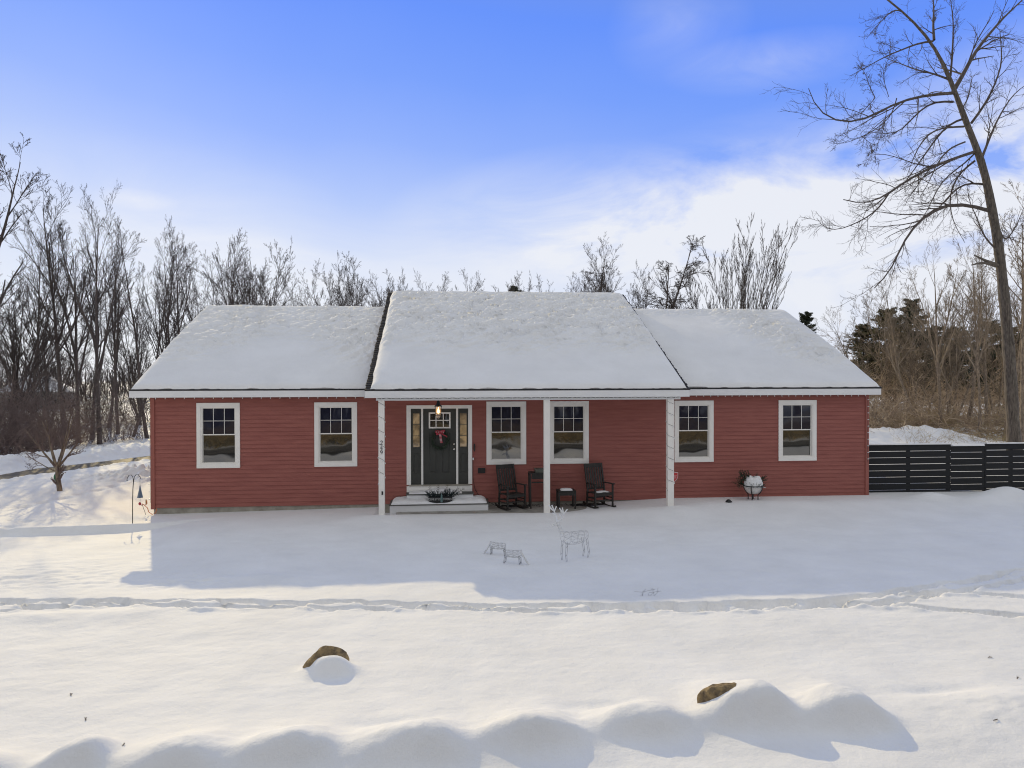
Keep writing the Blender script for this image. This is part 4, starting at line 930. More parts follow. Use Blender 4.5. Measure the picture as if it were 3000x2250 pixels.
# ------------------------------------------------------------------ fence
FY = .42
fx0 = XR+.02; f1 = float(at_y(2785, 1310, FY)[0]); f2 = float(at_y(2885, 1310, FY)[0]); f3 = f2+3.0
fence = thing('slat_fence', 'black horizontal board fence running right from the house corner', 'fence', (fx0, FY, 0))
def fpanel(x0, x1, ztop, seed, mids):
    rg = np.random.RandomState(seed); mb = MB(); z = ztop
    while z > -.45:
        z2 = z-.187
        mb.bar((x0-fx0, 0, (z+z2)/2+rg.normal(0, .001)), (x1-fx0, rg.normal(0, .003), (z+z2)/2+rg.normal(0, .001)), .018, z-z2-rg.uniform(0, .002), up=(0, 0, 1))
        z = z2-.010
    mb.build('board_panel', 'fence_black', fence)
    for m_ in mids: MB().box(m_-fx0-.045, m_-fx0+.045, .018, .09, -.5, ztop-.01).build('fence_post', 'fence_black', fence)
    XX, YY = np.meshgrid(np.linspace(x0-fx0+.04, x1-fx0-.02, 40), np.linspace(-.05, .06, 8)); mb = MB(); mb.grid(XX, YY, ztop+.012+.026*np.clip(1-((YY-.005)/.05)**2, -.3, 1)*(1+.6*fbm(XX*2, YY, 2, seed))); mb.build('snow_cap', 'snow', fence, smooth=True)
zt = zpx(2660, 1303, FY)
fpanel(fx0, f1, zt, 1, [fx0+.09, (fx0+f1)/2+.12, f1-.05]); fpanel(f1+.01, f2-.01, zt-.055, 2, [f2+.03]); fpanel(f2, f3, zt+.0, 3, [f2+.9, f2+1.9, f3-.05])
# ------------------------------------------------------------------ boulders
def boulder(label, c, r, seed, sc_=(1, .8, .8)):
    rg = np.random.RandomState(seed); u = np.linspace(0, math.pi, 26); v = np.linspace(0, 2*math.pi, 44, endpoint=False); U, V = np.meshgrid(u, v, indexing='ij')
    d = np.stack([np.sin(U)*np.cos(V), np.sin(U)*np.sin(V), np.cos(U)], -1); rad = np.ones(U.shape)
    for k in range(16):
        n = rg.normal(size=3); n /= np.linalg.norm(n); h = rg.uniform(.72, .95); dp = d@n; rad = np.minimum(rad, np.where(dp > .05, h/np.maximum(dp, .05), 9))
    rad = rad+.05*fbm(d[..., 0]*4+seed, d[..., 1]*4+d[..., 2]*3, 4, seed)
    p = d*rad[..., None]*r*np.array(sc_); mb = MB(); k = 44; v_ = p.reshape(-1, 3)
    mb.add(v_, [(i*k+j, (i+1)*k+j, (i+1)*k+(j+1) % k, i*k+(j+1) % k) for i in range(25) for j in range(k)])
    o = mb.build('boulder', 'stone', org=(0, 0, 0)); o.location = tuple(float(x) for x in c); o.rotation_euler = (0, 0, rg.uniform(0, 6)); tag(o, label, 'boulder', 'boulders buried in the snow'); return o
bx, by = BOULDER
boulder('brown boulder showing above its snow cap alone in the middle of the lawn', (bx-.04, by+.15, -.05), .25, 3, (1.22, .70, .86))
hp_ = [hump_pos(h[0], h[1], h[2]) for h in HUMPS]
q = at_z(2112, 2060, .16); boulder('brown curved boulder edge exposed at the left of the largest snow mound', (q[0]+.13, q[1]+.20, -.02), .33, 5, (1.05, .5, .93))
q = at_z(1446, 2132, .10); boulder('small brown boulder corner exposed between two middle snow mounds', (q[0]+.04, q[1]+.06, -.02), .125, 9, (1, .6, .95))
q = at_z(305, 2194, .10); boulder('small brown boulder edge exposed beside the lower left snow mound', (q[0]-.02, q[1]+.12, -.05), .10, 11, (1.3, .6, .8))
# ------------------------------------------------------------------ wire reindeer
def wires(t, groups):
    for nm, m, r, lst in groups:
        mb = MB()
        for p in lst: mb.tube(p, r, 4)
        mb.build(nm, m, t, org=(0, 0, 0))
def ring(c, rx, rz, ax='x', n=14, sq=0):
    a = np.linspace(0, 2*math.pi, n)
    return [(c[0], c[1]+rx*math.cos(t), c[2]+rz*math.sin(t)) for t in a]
def deer(label, px, py, H, rz, pose, cat='reindeer figure'):
    q = at_z(px, py, G0); loc = (float(q[0]), float(q[1]), gh(q[0], q[1])-.09)
    t = thing('wire_reindeer', label, cat, loc, rz, 'wire-frame reindeer on the lawn'); L = H*.62; lg = H*.40
    body = [ring((x*L, 0, lg+h*H), a*H, b_*H) for x, h, a, b_ in ((-.5, .14, .07, .09), (-.3, .12, .11, .13), (0, .11, .115, .13), (.3, .13, .11, .14), (.5, .18, .07, .10))]
    rails = [[(x*L, math.cos(an)*a*H, lg+h*H+math.sin(an)*b_*H) for x, h, a, b_ in ((-.55, .15, .02, .03), (-.5, .14, .07, .09), (-.3, .12, .11, .13), (0, .11, .115, .13), (.3, .13, .11, .14), (.5, .18, .07, .10))] for an in np.linspace(0, 2*math.pi, 7)[:-1]]
    zig = []
    for an in np.linspace(0, 2*math.pi, 9)[:-1]: zig.append([(x*L, math.cos(an+x*2)*.112*H, lg+.12*H+math.sin(an+x*2)*.128*H) for x in (-.3, -.1, .1, .3)])
    wires(t, [('body', 'mid_wire', .0036, body+rails+zig)])
    for sx_ in (-.42, .40):
        for sy_ in (-1, 1):
            fx = sx_*L; y = sy_*.08*H; ps = []
            kx = -.05*H if sx_ < 0 else .02*H
            for o_ in (-.022, .022): ps.append([(fx+o_*H, y, lg+.08*H), (fx+o_*H*.8+kx, y, lg*.5), (fx+o_*H*.3, y, 0)])
            ps += [[(fx-.022*H, y, lg*.99), (fx+.022*H, y, lg*.9)], [(fx-.02*H+kx, y, lg*.55), (fx+.02*H+kx, y, lg*.48)]]
            wires(t, [('leg', 'grey_wire', .0038, ps)])
    nb = np.array([.48*L, 0, lg+.20*H])
    hd = nb+(np.array([.12*H, 0, .26*H]) if pose == 'up' else np.array([.20*H, 0, -.32*H]))
    fw = np.array([.16*H, 0, -.04*H]) if pose == 'up' else np.array([.10*H, 0, -.12*H])
    ps = [[nb+o_, (nb+hd)/2+o_*.7, hd+o_*.5] for o_ in (np.array([-.05*H, 0, .03*H]), np.array([.05*H, 0, -.04*H]), np.array([0, .05*H, 0]), np.array([0, -.05*H, 0]))]
    for f in (.25, .5, .75): c = nb*(1-f)+hd*f; ps.append([c+np.array([.045*H*math.cos(a), .045*H*math.sin(a), 0]) for a in np.linspace(0, 2*math.pi, 9)])
    wires(t, [('neck', 'white_wire', .0075, ps)])
    ps = [[hd+o_, hd+fw*.6+o_*.6, hd+fw+o_*.25] for o_ in (np.array([0, .04*H, 0]), np.array([0, -.04*H, 0]), np.array([0, 0, .045*H]), np.array([0, 0, -.03*H]))]
    for f in (0, .5, 1): c = hd+fw*f; k = .045*(1-.6*f)*H; ps.append([c+np.array([0, k*math.cos(a), k*math.sin(a)]) for a in np.linspace(0, 2*math.pi, 9)])
    ps += [[hd+np.array([0, s_*.03*H, .03*H]), hd+np.array([-.03*H, s_*.09*H, .08*H]), hd+np.array([-.02*H, s_*.05*H, .0])] for s_ in (-1, 1)]
    wires(t, [('head', 'white_wire', .0075, ps)])
    if pose == 'up':
        for s_ in (-1, 1):
            b0 = hd+np.array([0, s_*.03*H, .04*H]); an = [b0, b0+np.array([-.04*H, s_*.08*H, .08*H]), b0+np.array([-.03*H, s_*.13*H, .17*H]), b0+np.array([.02*H, s_*.15*H, .30*H])]
            ps = [an, [an[1], an[1]+np.array([.08*H, s_*.01*H, .07*H])], [an[2], an[2]+np.array([.09*H, s_*.02*H, .07*H])], [an[2], an[2]+np.array([-.07*H, s_*.03*H, .09*H])], [an[3]-np.array([0, 0, .08*H]), an[3]+np.array([.07*H, 0, .0])]]
            wires(t, [('antler', 'white_wire', .013, ps)])
    return t
deer('tall white wire reindeer with bright antlers on the shaded lawn', 1683, 1636, .98, R_(207), 'up')
deer('small wire fawn standing left and behind the other fawn', 1458, 1622, .52, R_(160), 'up' if False else 'down')
deer('small grazing wire fawn nearest the camera with lowered head', 1503, 1648, .55, R_(-22), 'down')
# ------------------------------------------------------------------ bare trees
def grow(rg, Pp, Rr, m, t0, t1, a0, a1, l0, l1, rf, up, wig, n=5, rmin=.004, drop=.5):
    N, k, _ = Pp.shape; seg = np.linalg.norm(np.diff(Pp, axis=1), axis=2).sum(1)
    idx = np.repeat(np.arange(N), m); t = (np.tile((np.arange(m)+.5)/m, N)+rg.uniform(-.5, .5, N*m)/m)*(t1-t0)+t0; t = np.clip(t, 0, .999)
    f = t*(k-1); i0 = f.astype(int); w_ = (f-i0)[:, None]
    p = Pp[idx, i0]*(1-w_)+Pp[idx, i0+1]*w_; tan = Pp[idx, i0+1]-Pp[idx, i0]; tan /= np.linalg.norm(tan, axis=1, keepdims=True)+1e-9
    r = Rr[idx, i0]*(1-w_[:, 0])+Rr[idx, i0+1]*w_[:, 0]
    q = rg.normal(size=(N*m, 3)); q -= (q*tan).sum(1, keepdims=True)*tan; q /= np.linalg.norm(q, axis=1, keepdims=True)+1e-9
    a = rg.uniform(a0, a1, (N*m, 1)); d = tan*np.cos(a)+q*np.sin(a)
    L = seg[idx]*rg.uniform(l0, l1, N*m)*(1-drop*(t-t0)/max(1e-6, t1-t0))
    P_ = np.empty((N*m, n, 3)); P_[:, 0] = p
    for j in range(1, n):
        d = d+np.array([0, 0, up])/n+rg.normal(size=d.shape)*wig; d /= np.linalg.norm(d, axis=1, keepdims=True); P_[:, j] = P_[:, j-1]+d*(L/(n-1))[:, None]
    ra = np.maximum(r*rf, rmin); tp = np.linspace(1, .35, n)[None]; R2 = np.maximum(ra[:, None]*tp, rmin*.7)
    return P_, R2
def tree_parts(t, stems, sr, lv, seed, mt, mc, rmin, k0=8, extra=None):
    """stems: list of (n,3) arrays with radii; lv: list of grow() settings"""
    rg = np.random.RandomState(seed); mb = MB(); V, F = tubes(np.array(stems), np.array(sr), k0)
    link_mesh('trunk', V, F, mt, t, smooth=True)
    Pp, Rr = np.array(stems), np.array(sr); VV = []; FF = []; n = 0
    for li, g_ in enumerate(lv):
        Pp, Rr = grow(rg, Pp, Rr, rmin=rmin, **g_); V, F = tubes(Pp, Rr, 5 if li == 0 else 3); VV.append(V); FF.append(F+n); n += len(V)
    if extra is not None:
        for (V, F) in extra(rg, Pp): VV.append(V); FF.append(F+n); n += len(V)
    link_mesh('crown', np.concatenate(VV), np.concatenate(FF), mc, t)
def stem(rg, base, H, lean, r, n=12, wig=.03, up=.25):
    d = np.array([lean[0], lean[1], 1.0]); d /= np.linalg.norm(d); p = np.array(base, float); P_ = [p.copy()]
    for j in range(n-1): d = d+rg.normal(size=3)*wig+np.array([0, 0, up])/n; d /= np.linalg.norm(d); p = p+d*H/(n-1); P_.append(p.copy())
    tt = np.linspace(0, 1, n); return np.array(P_), r*(1-tt*.88)*(1+.35*np.exp(-tt*14))
LV = lambda m1, m2, m3, m4, a=(.35, .75), l=(.28, .45), up=.5, w=.10, t0=.3: [
    dict(m=m1, t0=t0, t1=.99, a0=a[0], a1=a[1], l0=l[0], l1=l[1], rf=.6, up=up, wig=w, n=7, drop=.45),
    dict(m=m2, t0=.2, t1=1, a0=.35, a1=.8, l0=.30, l1=.55, rf=.65, up=up*.8, wig=w*1.1),
    dict(m=m3, t0=.15, t1=1, a0=.35, a1=.85, l0=.32, l1=.6, rf=.65, up=up*.6, wig=w*1.2),
    dict(m=m4, t0=.15, t1=1, a0=.4, a1=.9, l0=.35, l1=.7, rf=.7, up=up*.4, wig=w*1.3, n=4)]
def proto(kind, seed):
    rg = np.random.RandomState(seed); t = thing('bare_tree', None, None)
    t['H'] = 15.0
    if kind == 'tall': st_ = [stem(rg, (0, 0, -.4), 15, (rg.normal(0, .05), 0), .145, 14, .03)]; lv = LV(15, 6, 5, 4, (.3, .65), (.22, .42), .75, .09, .34)
    elif kind == 'fork':
        s0 = stem(rg, (0, 0, -.4), 15, (.02, .02), .165, 14, .03); b0 = s0[0][4]; s1 = stem(rg, b0, 10, (.32, .1), .095, 14, .03, .5); s2 = stem(rg, s0[0][6], 8, (-.35, -.1), .10, 14, .03, .6); st_ = [s0, s1, s2]; lv = LV(9, 6, 5, 3, (.3, .65), (.25, .42), .7, .09, .28)
    elif kind == 'lean': s0 = stem(rg, (0, 0, -.4), 15.6, (-.42, .05), .13, 14, .05, .25); st_ = [s0]; lv = LV(15, 6, 5, 4, (.35, .8), (.25, .45), .7, .1, .3)
    elif kind == 'multi': st_ = [stem(rg, (rg.normal(0, .25), rg.normal(0, .25), -.4), 15*rg.uniform(.75, 1), (rg.normal(0, .22), rg.normal(0, .2)), .12, 14, .03, .35) for _ in range(5)]; lv = LV(13, 6, 5, 4, (.35, .8), (.26, .42), .6, .1, .28)
    elif kind == 'vase':
        st_ = [stem(rg, (rg.normal(0, .25), rg.normal(0, .25), -.4), 15.5*rg.uniform(.9, 1.03)*(1-.12*f), (math.cos(a)*.62*f, math.sin(a)*.45*f), .070, 14, .012, .03) for a, f in zip(np.linspace(0, 19, 22), np.tile([.15, .5, .8, 1.05, .95, .7, .35], 4))]
        lv = [dict(m=14, t0=.12, t1=.99, a0=.15, a1=.50, l0=.18, l1=.34, rf=.55, up=.5, wig=.03, n=6, drop=.5), dict(m=6, t0=.2, t1=1, a0=.2, a1=.45, l0=.3, l1=.5, rf=.65, up=.4, wig=.05), dict(m=4, t0=.2, t1=1, a0=.2, a1=.5, l0=.3, l1=.6, rf=.7, up=.3, wig=.06, n=4)]
    elif kind == 'pole': st_ = [stem(rg, (0, 0, -.4), 15, (rg.normal(0, .06), 0), .11, 14, .035)]; lv = LV(13, 5, 4, 3, (.3, .6), (.14, .26), .8, .1, .4)
    elif kind == 'vine':
        st_ = [stem(rg, (rg.normal(0, .3), 0, -.4), 15*rg.uniform(.8, 1), (x, 0), .15, 14, .035, .7) for x in (-.25, .02, .28)]; lv = LV(24, 9, 7, 3, (.5, 1.4), (.12, .24), -.2, .2, .2)
    st_p = [s_[0] for s_ in st_]; sr = [s_[1] for s_ in st_]
    tree_parts(t, st_p, sr, lv, seed+1, 'bark_dark', 'twig_dark', {'multi': .0105, 'vine': .0105, 'vase': .013}.get(kind, .0085)); return t
PRO = {}
def place_tree(kind, var, px, D, ytop, label, rz, group, sx_=1.0, cat='tree'):
    key = (kind, var)
    if key not in PRO:
        t = proto(kind, 100+var*13+len(kind)); del t['H']; zs = np.concatenate([[v.co.z for v in c.data.vertices] for c in t.children]); PRO[key] = (t, float(np.percentile(zs, 99.6)))
    else: t = copy_tree(PRO[key][0])
    q = at_d(px, 1150, D); z = gh(q[0], q[1]); H = (1107-ytop)*D/FPX+CAM[2]-z; s = H/PRO[key][1]
    t.location = (float(q[0]), float(q[1]), z); t.rotation_euler = (0, 0, rz); t.scale = (s*sx_, s*sx_, s); tag(t, label, cat, group); return t
GL = 'bare trees of the wood on the left'; GBk = 'bare trees rising behind the roof'; GRt = 'bare trees on the right'
L_ = [('fork', 1, -60, 30, 300, 'large bare tree at the left frame edge, its branches reaching in from outside', 2.2, 1.2),
      ('lean', 1, 175, 40, 690, 'bare tree leaning left over the plough bank with a long curved trunk', .2, 1.3),
      ('tall', 1, 195, 44, 505, 'tallest bare tree in the left wood, straight trunk above the sapling', .8, 1.1),
      ('fork', 2, 228, 40, 640, 'stout forked bare tree just right of the tallest one in the left wood', 1.2, 1.0),
      ('tall', 2, 268, 42, 545, 'bare tree with close twin crowns right of the tallest in the left wood', 2.7, .9),
      ('fork', 1, 292, 39, 530, 'thick trunked bare tree with wide upper fork near the middle of the left wood', .4, .85),
      ('tall', 3, 345, 46, 640, 'slim bare tree standing between the forked tree and the roof corner trees', 3.9, .9),
      ('lean', 2, 385, 44, 660, 'bare tree bending right towards the house gable', 2.9, .8),
      ('pole', 1, 432, 43, 640, 'thin pole-like bare tree left of the gable roof edge', .9, 1.2),
      ('tall', 1, 474, 47, 665, 'narrow bare tree just above the left gable slope', 4.4, .85),
      ('fork', 2, 505, 45, 690, 'bare tree with a rounded twiggy top over the left gable slope', 3.1, .8),
      ('pole', 2, 556, 46, 715, 'thin bare tree nearest the left end of the roof ridge', 5.2, 1.3),
      ('tall', 2, 90, 48, 620, 'bare tree behind the leaning trunk at the far left', 1.9, 1.0),
      ('multi', 1, 20, 38, 720, 'multi-stemmed bare tree low at the left frame edge', .6, 1.0),
      ('multi', 2, 140, 52, 800, 'bushy multi-stemmed bare tree deep in the left wood', 1.4, .9),
      ('pole', 1, 315, 52, 730, 'thin pale bare tree deep behind the thick forked one', 3.3, 1.3),
      ('multi', 1, 410, 55, 830, 'low multi-stemmed bare tree deep behind the gable slope', 4.0, .8),
      ('pole', 2, 470, 54, 860, 'short thin bare tree deep behind the gable slope', 2.0, 1.3)]
for (k, v, px, D, yt, lb, rz, sx_) in L_: place_tree(k, v, px, D, yt, lb, rz, GL, sx_)
B_ = [('multi', 2, 655, 56, 715, 'left stem cluster of the bushy bare clump above the left roof ridge', .3, .75), ('multi', 3, 715, 54, 690, 'dense middle of the bushy bare clump above the left roof ridge', 1.9, .75), ('multi', 1, 800, 56, 705, 'open right side of the bushy bare clump above the left roof ridge', 3.4, .8),
      ('pole', 1, 895, 70, 850, 'small thin bare tree between the two clumps over the left roof', .4, 1.2), ('multi', 3, 1000, 60, 745, 'bare clump rising left of the middle roof peak', 4.2, .85), ('multi', 2, 1075, 58, 740, 'bare clump touching the left end of the middle roof', 5.1, .8),
      ('multi', 1, 1215, 80, 790, 'low twiggy bare tree over the left part of the middle roof', 1.0, .7), ('pole', 2, 1290, 85, 800, 'tiny thin bare tree over the middle roof', .1, 1.3), ('tall', 3, 1352, 80, 785, 'small bare tree with rounded top near the centre of the middle roof', 2.1, .8),
      ('multi', 3, 1535, 78, 805, 'low bare thicket tree left of the ridge centre gap', .6, .8), ('multi', 2, 1600, 76, 800, 'low twiggy bare tree over the right part of the middle roof', 2.6, .9),
      ('tall', 1, 1728, 62, 685, 'upright bare tree before the vine-hung one over the middle roof end', 3.6, 1.15), ('multi', 1, 1795, 64, 740, 'short bare tree between the upright one and the vine-hung one', 1.7, .7),
      ('vine', 1, 1905, 60, 705, 'dark bare tree hung with drooping vines at the right end of the middle roof', .0, 1.25),
      ('vase', 1, 2155, 60, 650, 'broad fan-shaped bare tree above the right wing roof', .5, 1.0)]
B_ += [('multi', 1, 1150, 82, 800, 'low twiggy bare tree just right of the middle roof peak corner', 2.0, .8), ('multi', 2, 1255, 88, 805, 'faint low bare tree second along the middle roof ridge', .2, .8), ('multi', 3, 1420, 88, 825, 'faint low bare tree at the centre of the middle roof ridge', 1.2, .9),
       ('multi', 1, 1660, 84, 810, 'faint low bare tree just left of the upright one over the middle roof', 5.0, .8), ('multi', 3, 955, 72, 800, 'low bare tree filling the gap between the clumps over the left roof', 3.1, .8), ('multi', 2, 1860, 70, 760, 'bare tree with tangled top immediately left of the vine-hung one', 3.9, .8),
       ('multi', 1, 860, 66, 800, 'low bare tree right of the bushy clump above the left roof ridge', 1.6, .8), ('multi', 3, 590, 58, 740, 'bare tree clump just over the left end of the left roof ridge', 4.8, .7)]
for (k, v, px, D, yt, lb, rz, sx_) in B_: place_tree(k, v, px, D, yt, lb, rz, GBk, sx_)
R_t = [('fork', 1, 2755, 42, 690, 'slender bare tree left of the tall leaning one, above the fence', 1.0, .95), ('lean', 2, 2700, 44, 740, 'spreading bare tree above the tan thicket, nearest the roof end', 4.9, 1.1), ('tall', 2, 2870, 40, 640, 'straight bare tree with a broken top beside the big leaning trunk', 3.0, .9),
       ('tall', 3, 2997, 36, 520, 'bare tree at the right frame edge behind the big leaning trunk', 2.4, 1.0), ('multi', 2, 2930, 50, 760, 'many-stemmed bare tree behind the big leaning trunk', 1.1, 1.0), ('multi', 3, 2640, 52, 830, 'low many-stemmed bare tree beside the right roof end', 4.0, .9)]
R_t += [('lean', 1, 2735, 46, 820, 'pale leaning sapling in the tangle above the fence, left of the slender tree', 3.5, 1.1), ('pole', 1, 2830, 44, 700, 'thin pale pole-like tree between the slender and the broken-topped trees', 2.2, 1.5), ('multi', 1, 2790, 48, 800, 'pale many-stemmed sapling behind the slender tree', .4, .9),
        ('lean', 2, 2600, 50, 880, 'pale bent sapling close to the right roof slope', 5.6, 1.2), ('pole', 2, 2945, 40, 600, 'thin pale tree just left of the big leaning trunk', 1.3, 1.6), ('fork', 2, 2890, 46, 720, 'forked pale tree behind the broken-topped one', .9, .9), ('multi', 2, 2700, 50, 860, 'pale bushy sapling low above the far snow bank', 2.9, .9)]
for (k, v, px, D, yt, lb, rz, sx_) in R_t:
    t = place_tree(k, v, px, D, yt, lb, rz, GRt, sx_)
    for c in t.children: c.material_slots[0].link = 'OBJECT'; c.material_slots[0].material = MATS['bark_tan' if c.name.startswith('trunk') else 'twig_light']
# ------------------------------------------------------------------ the big leaning tree on the right, limb by limb
BT = 27.0
def zz(x, y): return 2200+x/1.659, y/1.659
def limb(pts, off, n=12):
    pts = np.array([zz(*p) for p in pts]); L = np.concatenate([[0], np.cumsum(np.hypot(*np.diff(pts, axis=0).T))]); s = np.linspace(0, L[-1], n)
    x = np.interp(s, L, pts[:, 0]); y = np.interp(s, L, pts[:, 1])
    for _ in range(2): x[1:-1] = (x[:-2]+2*x[1:-1]+x[2:])/4; y[1:-1] = (y[:-2]+2*y[1:-1]+y[2:])/4
    return np.array([at_d(a, b_, BT+off*(k/(n-1))**1.2) for k, (a, b_) in enumerate(zip(x, y))])
TR = [(1282, 2200), (1277, 2140), (1262, 1850), (1250, 1659), (1232, 1450), (1215, 1300), (1200, 1150), (1165, 1000), (1148, 870), (1108, 740), (1062, 640), (1030, 550), (1000, 470), (985, 420), (955, 350), (915, 270), (885, 200), (830, 150), (770, 80), (710, 30), (660, -5), (600, -50)]
trunk = limb(TR, 0, 30); base = trunk[0]; gz_ = gh(base[0], base[1])
big = thing('bare_tree', 'tall leaning bare tree with long drooping limbs at the right, the largest tree', 'tree', (base[0], base[1], gz_), 0, GRt)
org = np.array([base[0], base[1], gz_])
rt = np.interp(np.linspace(0, 1, 30), [0, .05, .3, .5, .7, .85, 1], [.27, .225, .185, .15, .095, .05, .025])*(1+.05*np.sin(np.arange(30)*2.3))
V, F = tubes((trunk-org)[None], rt[None], 12); link_mesh('trunk', V, F, 'bark', big, smooth=True)
LM = [([(985, 452), (900, 455), (800, 470), (720, 490), (640, 530), (570, 580), (500, 605), (440, 605), (380, 585), (310, 540), (285, 490), (280, 430)], -2.5, .060),
      ([(985, 495), (900, 490), (850, 510), (800, 560), (760, 600), (720, 655), (640, 650), (570, 640)], 1.5, .042),
      ([(1035, 615), (930, 620), (870, 640), (820, 700), (780, 790), (760, 850)], -1.5, .040), ([(1040, 575), (1000, 580), (940, 620), (880, 700), (820, 790), (765, 860), (720, 930)], 1.5, .045),
      ([(1080, 740), (1000, 765), (930, 790), (840, 830), (750, 880), (670, 940), (610, 980), (560, 1000), (500, 990), (450, 970)], -3, .065),
      ([(1160, 1025), (1090, 1000), (1000, 985), (930, 990), (870, 1020), (800, 1090), (750, 1150), (720, 1210), (700, 1290), (660, 1350), (600, 1400)], -3.5, .070),
      ([(885, 200), (820, 205), (740, 240), (650, 275), (590, 310), (520, 350), (480, 370)], -1.5, .040), ([(960, 385), (880, 355), (800, 340), (730, 310), (650, 280)], 2.5, .045),
      ([(890, 195), (885, 120), (890, 50), (885, -10), (880, -60)], 1, .05), ([(985, 440), (1040, 350), (1080, 260), (1130, 200), (1180, 140), (1230, 80), (1300, 20), (1350, -30)], 2, .085),
      ([(1070, 600), (1130, 520), (1170, 450), (1200, 370), (1225, 310), (1215, 220), (1210, 150)], -2, .05), ([(1125, 760), (1180, 620), (1220, 540), (1280, 450), (1340, 410)], 3, .055),
      ([(970, 370), (980, 250), (985, 100), (970, 0), (965, -40)], -1, .04), ([(1150, 900), (1080, 885), (1010, 900), (940, 980), (880, 1050), (800, 1080)], 2.5, .045),
      ([(740, 60), (700, 40), (650, 85), (590, 150), (560, 190)], -1, .025), ([(1040, 690), (960, 720), (900, 800), (860, 900), (820, 960)], -2.5, .035), ([(1090, 780), (1000, 850), (960, 960), (980, 1080), (1040, 1180)], 3, .04),
      ([(1180, 1200), (1130, 1150), (1100, 1060), (1060, 980), (1050, 900)], -1, .035), ([(1110, 720), (1040, 800), (950, 850), (880, 960), (850, 1060), (760, 1120)], 1.0, .035),
      ([(1200, 1100), (1235, 1180), (1290, 1100), (1330, 1000)], 2, .04), ([(1020, 540), (1060, 470), (1070, 380), (1100, 350)], 2, .03), ([(670, 940), (620, 1020), (560, 1060), (480, 1100), (400, 1125), (340, 1110), (320, 1060)], -3, .032)]
P1 = np.array([limb(p, o)-org for p, o, r in LM]); R1 = np.array([r*np.linspace(1, .22, 12) for p, o, r in LM])
extra_l = [([(440, 605), (410, 640), (370, 680), (300, 700)], -2.5, .016), ([(440, 605), (410, 540), (395, 490), (365, 460)], -2.5, .016), ([(570, 580), (550, 660), (480, 720), (400, 760), (310, 795), (265, 780)], -2, .02), ([(560, 600), (545, 700), (510, 780), (505, 850)], -1.5, .014), ([(500, 600), (470, 500), (500, 430), (515, 380)], -2.5, .012), ([(400, 760), (450, 800), (440, 870), (385, 890)], -2.2, .010)]
P2 = np.array([limb(p, 0)-org+_f*o for p, o, r in extra_l]); R2 = np.array([r*np.linspace(1, .3, 12) for p, o, r in extra_l])
rg = np.random.RandomState(77); VV = []; FF = []; n = 0
def push(Pq, Rq, k):
    global n
    V, F = tubes(Pq, Rq, k); VV.append(V); FF.append(F+n); n += len(V)
push(P1, R1, 6); push(P2, R2, 5)
PA = np.concatenate([P1, P2]); RA = np.concatenate([R1, R2])
a_, b2 = grow(rg, PA, RA, 13, .10, .96, .3, .95, .15, .36, .5, -.15, .09, n=7, rmin=.007, drop=.5); push(a_, b2, 4)
a_, b2 = grow(rg, a_, b2, 5, .15, 1, .35, .9, .35, .75, .6, .12, .13, n=5, rmin=.0055); push(a_, b2, 3)
a_, b2 = grow(rg, a_, b2, 3, .2, 1, .4, .9, .4, .8, .6, .3, .15, n=4, rmin=.0048); push(a_, b2, 3)
a_, b2 = grow(rg, (trunk-org)[None, 6:], rt[None, 6:], 26, 0, 1, .7, 1.3, .03, .09, .08, .3, .12, n=6, rmin=.006); push(a_, b2, 3)
a_, b2 = grow(rg, a_, b2, 5, .2, 1, .4, .95, .35, .65, .6, .2, .16, n=5, rmin=.0045); push(a_, b2, 3)
link_mesh('crown', np.concatenate(VV), np.concatenate(FF), 'bark_dark', big)
sp = [limb(p, o, 6)-org for p, o in (([(1205, 1292), (1150, 1272), (1115, 1255), (1085, 1240)], -1.0), ([(1190, 1290), (1150, 1275), (1100, 1278), (1072, 1288)], -1.3))]
V, F = tubes(np.array(sp), np.array([[.08, .075, .06, .045, .035, .02]]*2), 7); link_mesh('broken_limb', V, F, 'bark', big, smooth=True)
# ------------------------------------------------------------------ sapling on the left lawn
q = at_z(176, 1436, G0); sap = thing('sapling', 'small bare ornamental tree with spreading twigs on the lawn by the driveway', 'tree', (q[0], q[1], gh(q[0], q[1])))
rg = np.random.RandomState(9)
s0 = stem(rg, (0, 0, -.1), 1.0, (-.10, 0), .075, 12, .02); top = s0[0][-1]
st_ = [s0]+[stem(rg, top+np.array([0, 0, -.15]), L, (lx, ly), .042, 12, .035, .5) for lx, ly, L in ((-.42, .1, 1.9), (-.12, -.3, 1.7), (.15, .2, 2.0), (.5, -.1, 1.9), (-.75, -.1, 1.5), (.8, .3, 1.5))]+[stem(rg, s0[0][8], 1.5, (-3.0, -.4), .02, 12, .05, .6)]
s0[1][:] = np.linspace(.085, .06, 12)
st_ = [(a, b_) for a, b_ in st_]
tree_parts(sap, [a for a, _ in st_], [b_ for _, b_ in st_], LV(9, 6, 5, 3, (.4, .9), (.28, .5), .25, .12, .25), 5, 'bark_tan', 'twig_red', .0032, 7)
q2 = at_z(168, 1432, G0); t = thing('plant_stake', 'small green leaf-shaped garden stake beside the sapling trunk', 'stake', (q2[0], q2[1], gh(q2[0], q2[1])))
MB().tube([(0, 0, -.1), (-.03, 0, .18), (-.06, 0, .33)], .006, 5).build('stem', 'green_plastic', t, org=(0, 0, 0))
mb = MB(); mb.lathe([(.001, .30), (.035, .34), (.045, .40), (.03, .46), (.001, .52)], (-.07, 0, 0), 8); mb.build('leaf', 'green_plastic', t, org=(0, 0, 0), smooth=True)
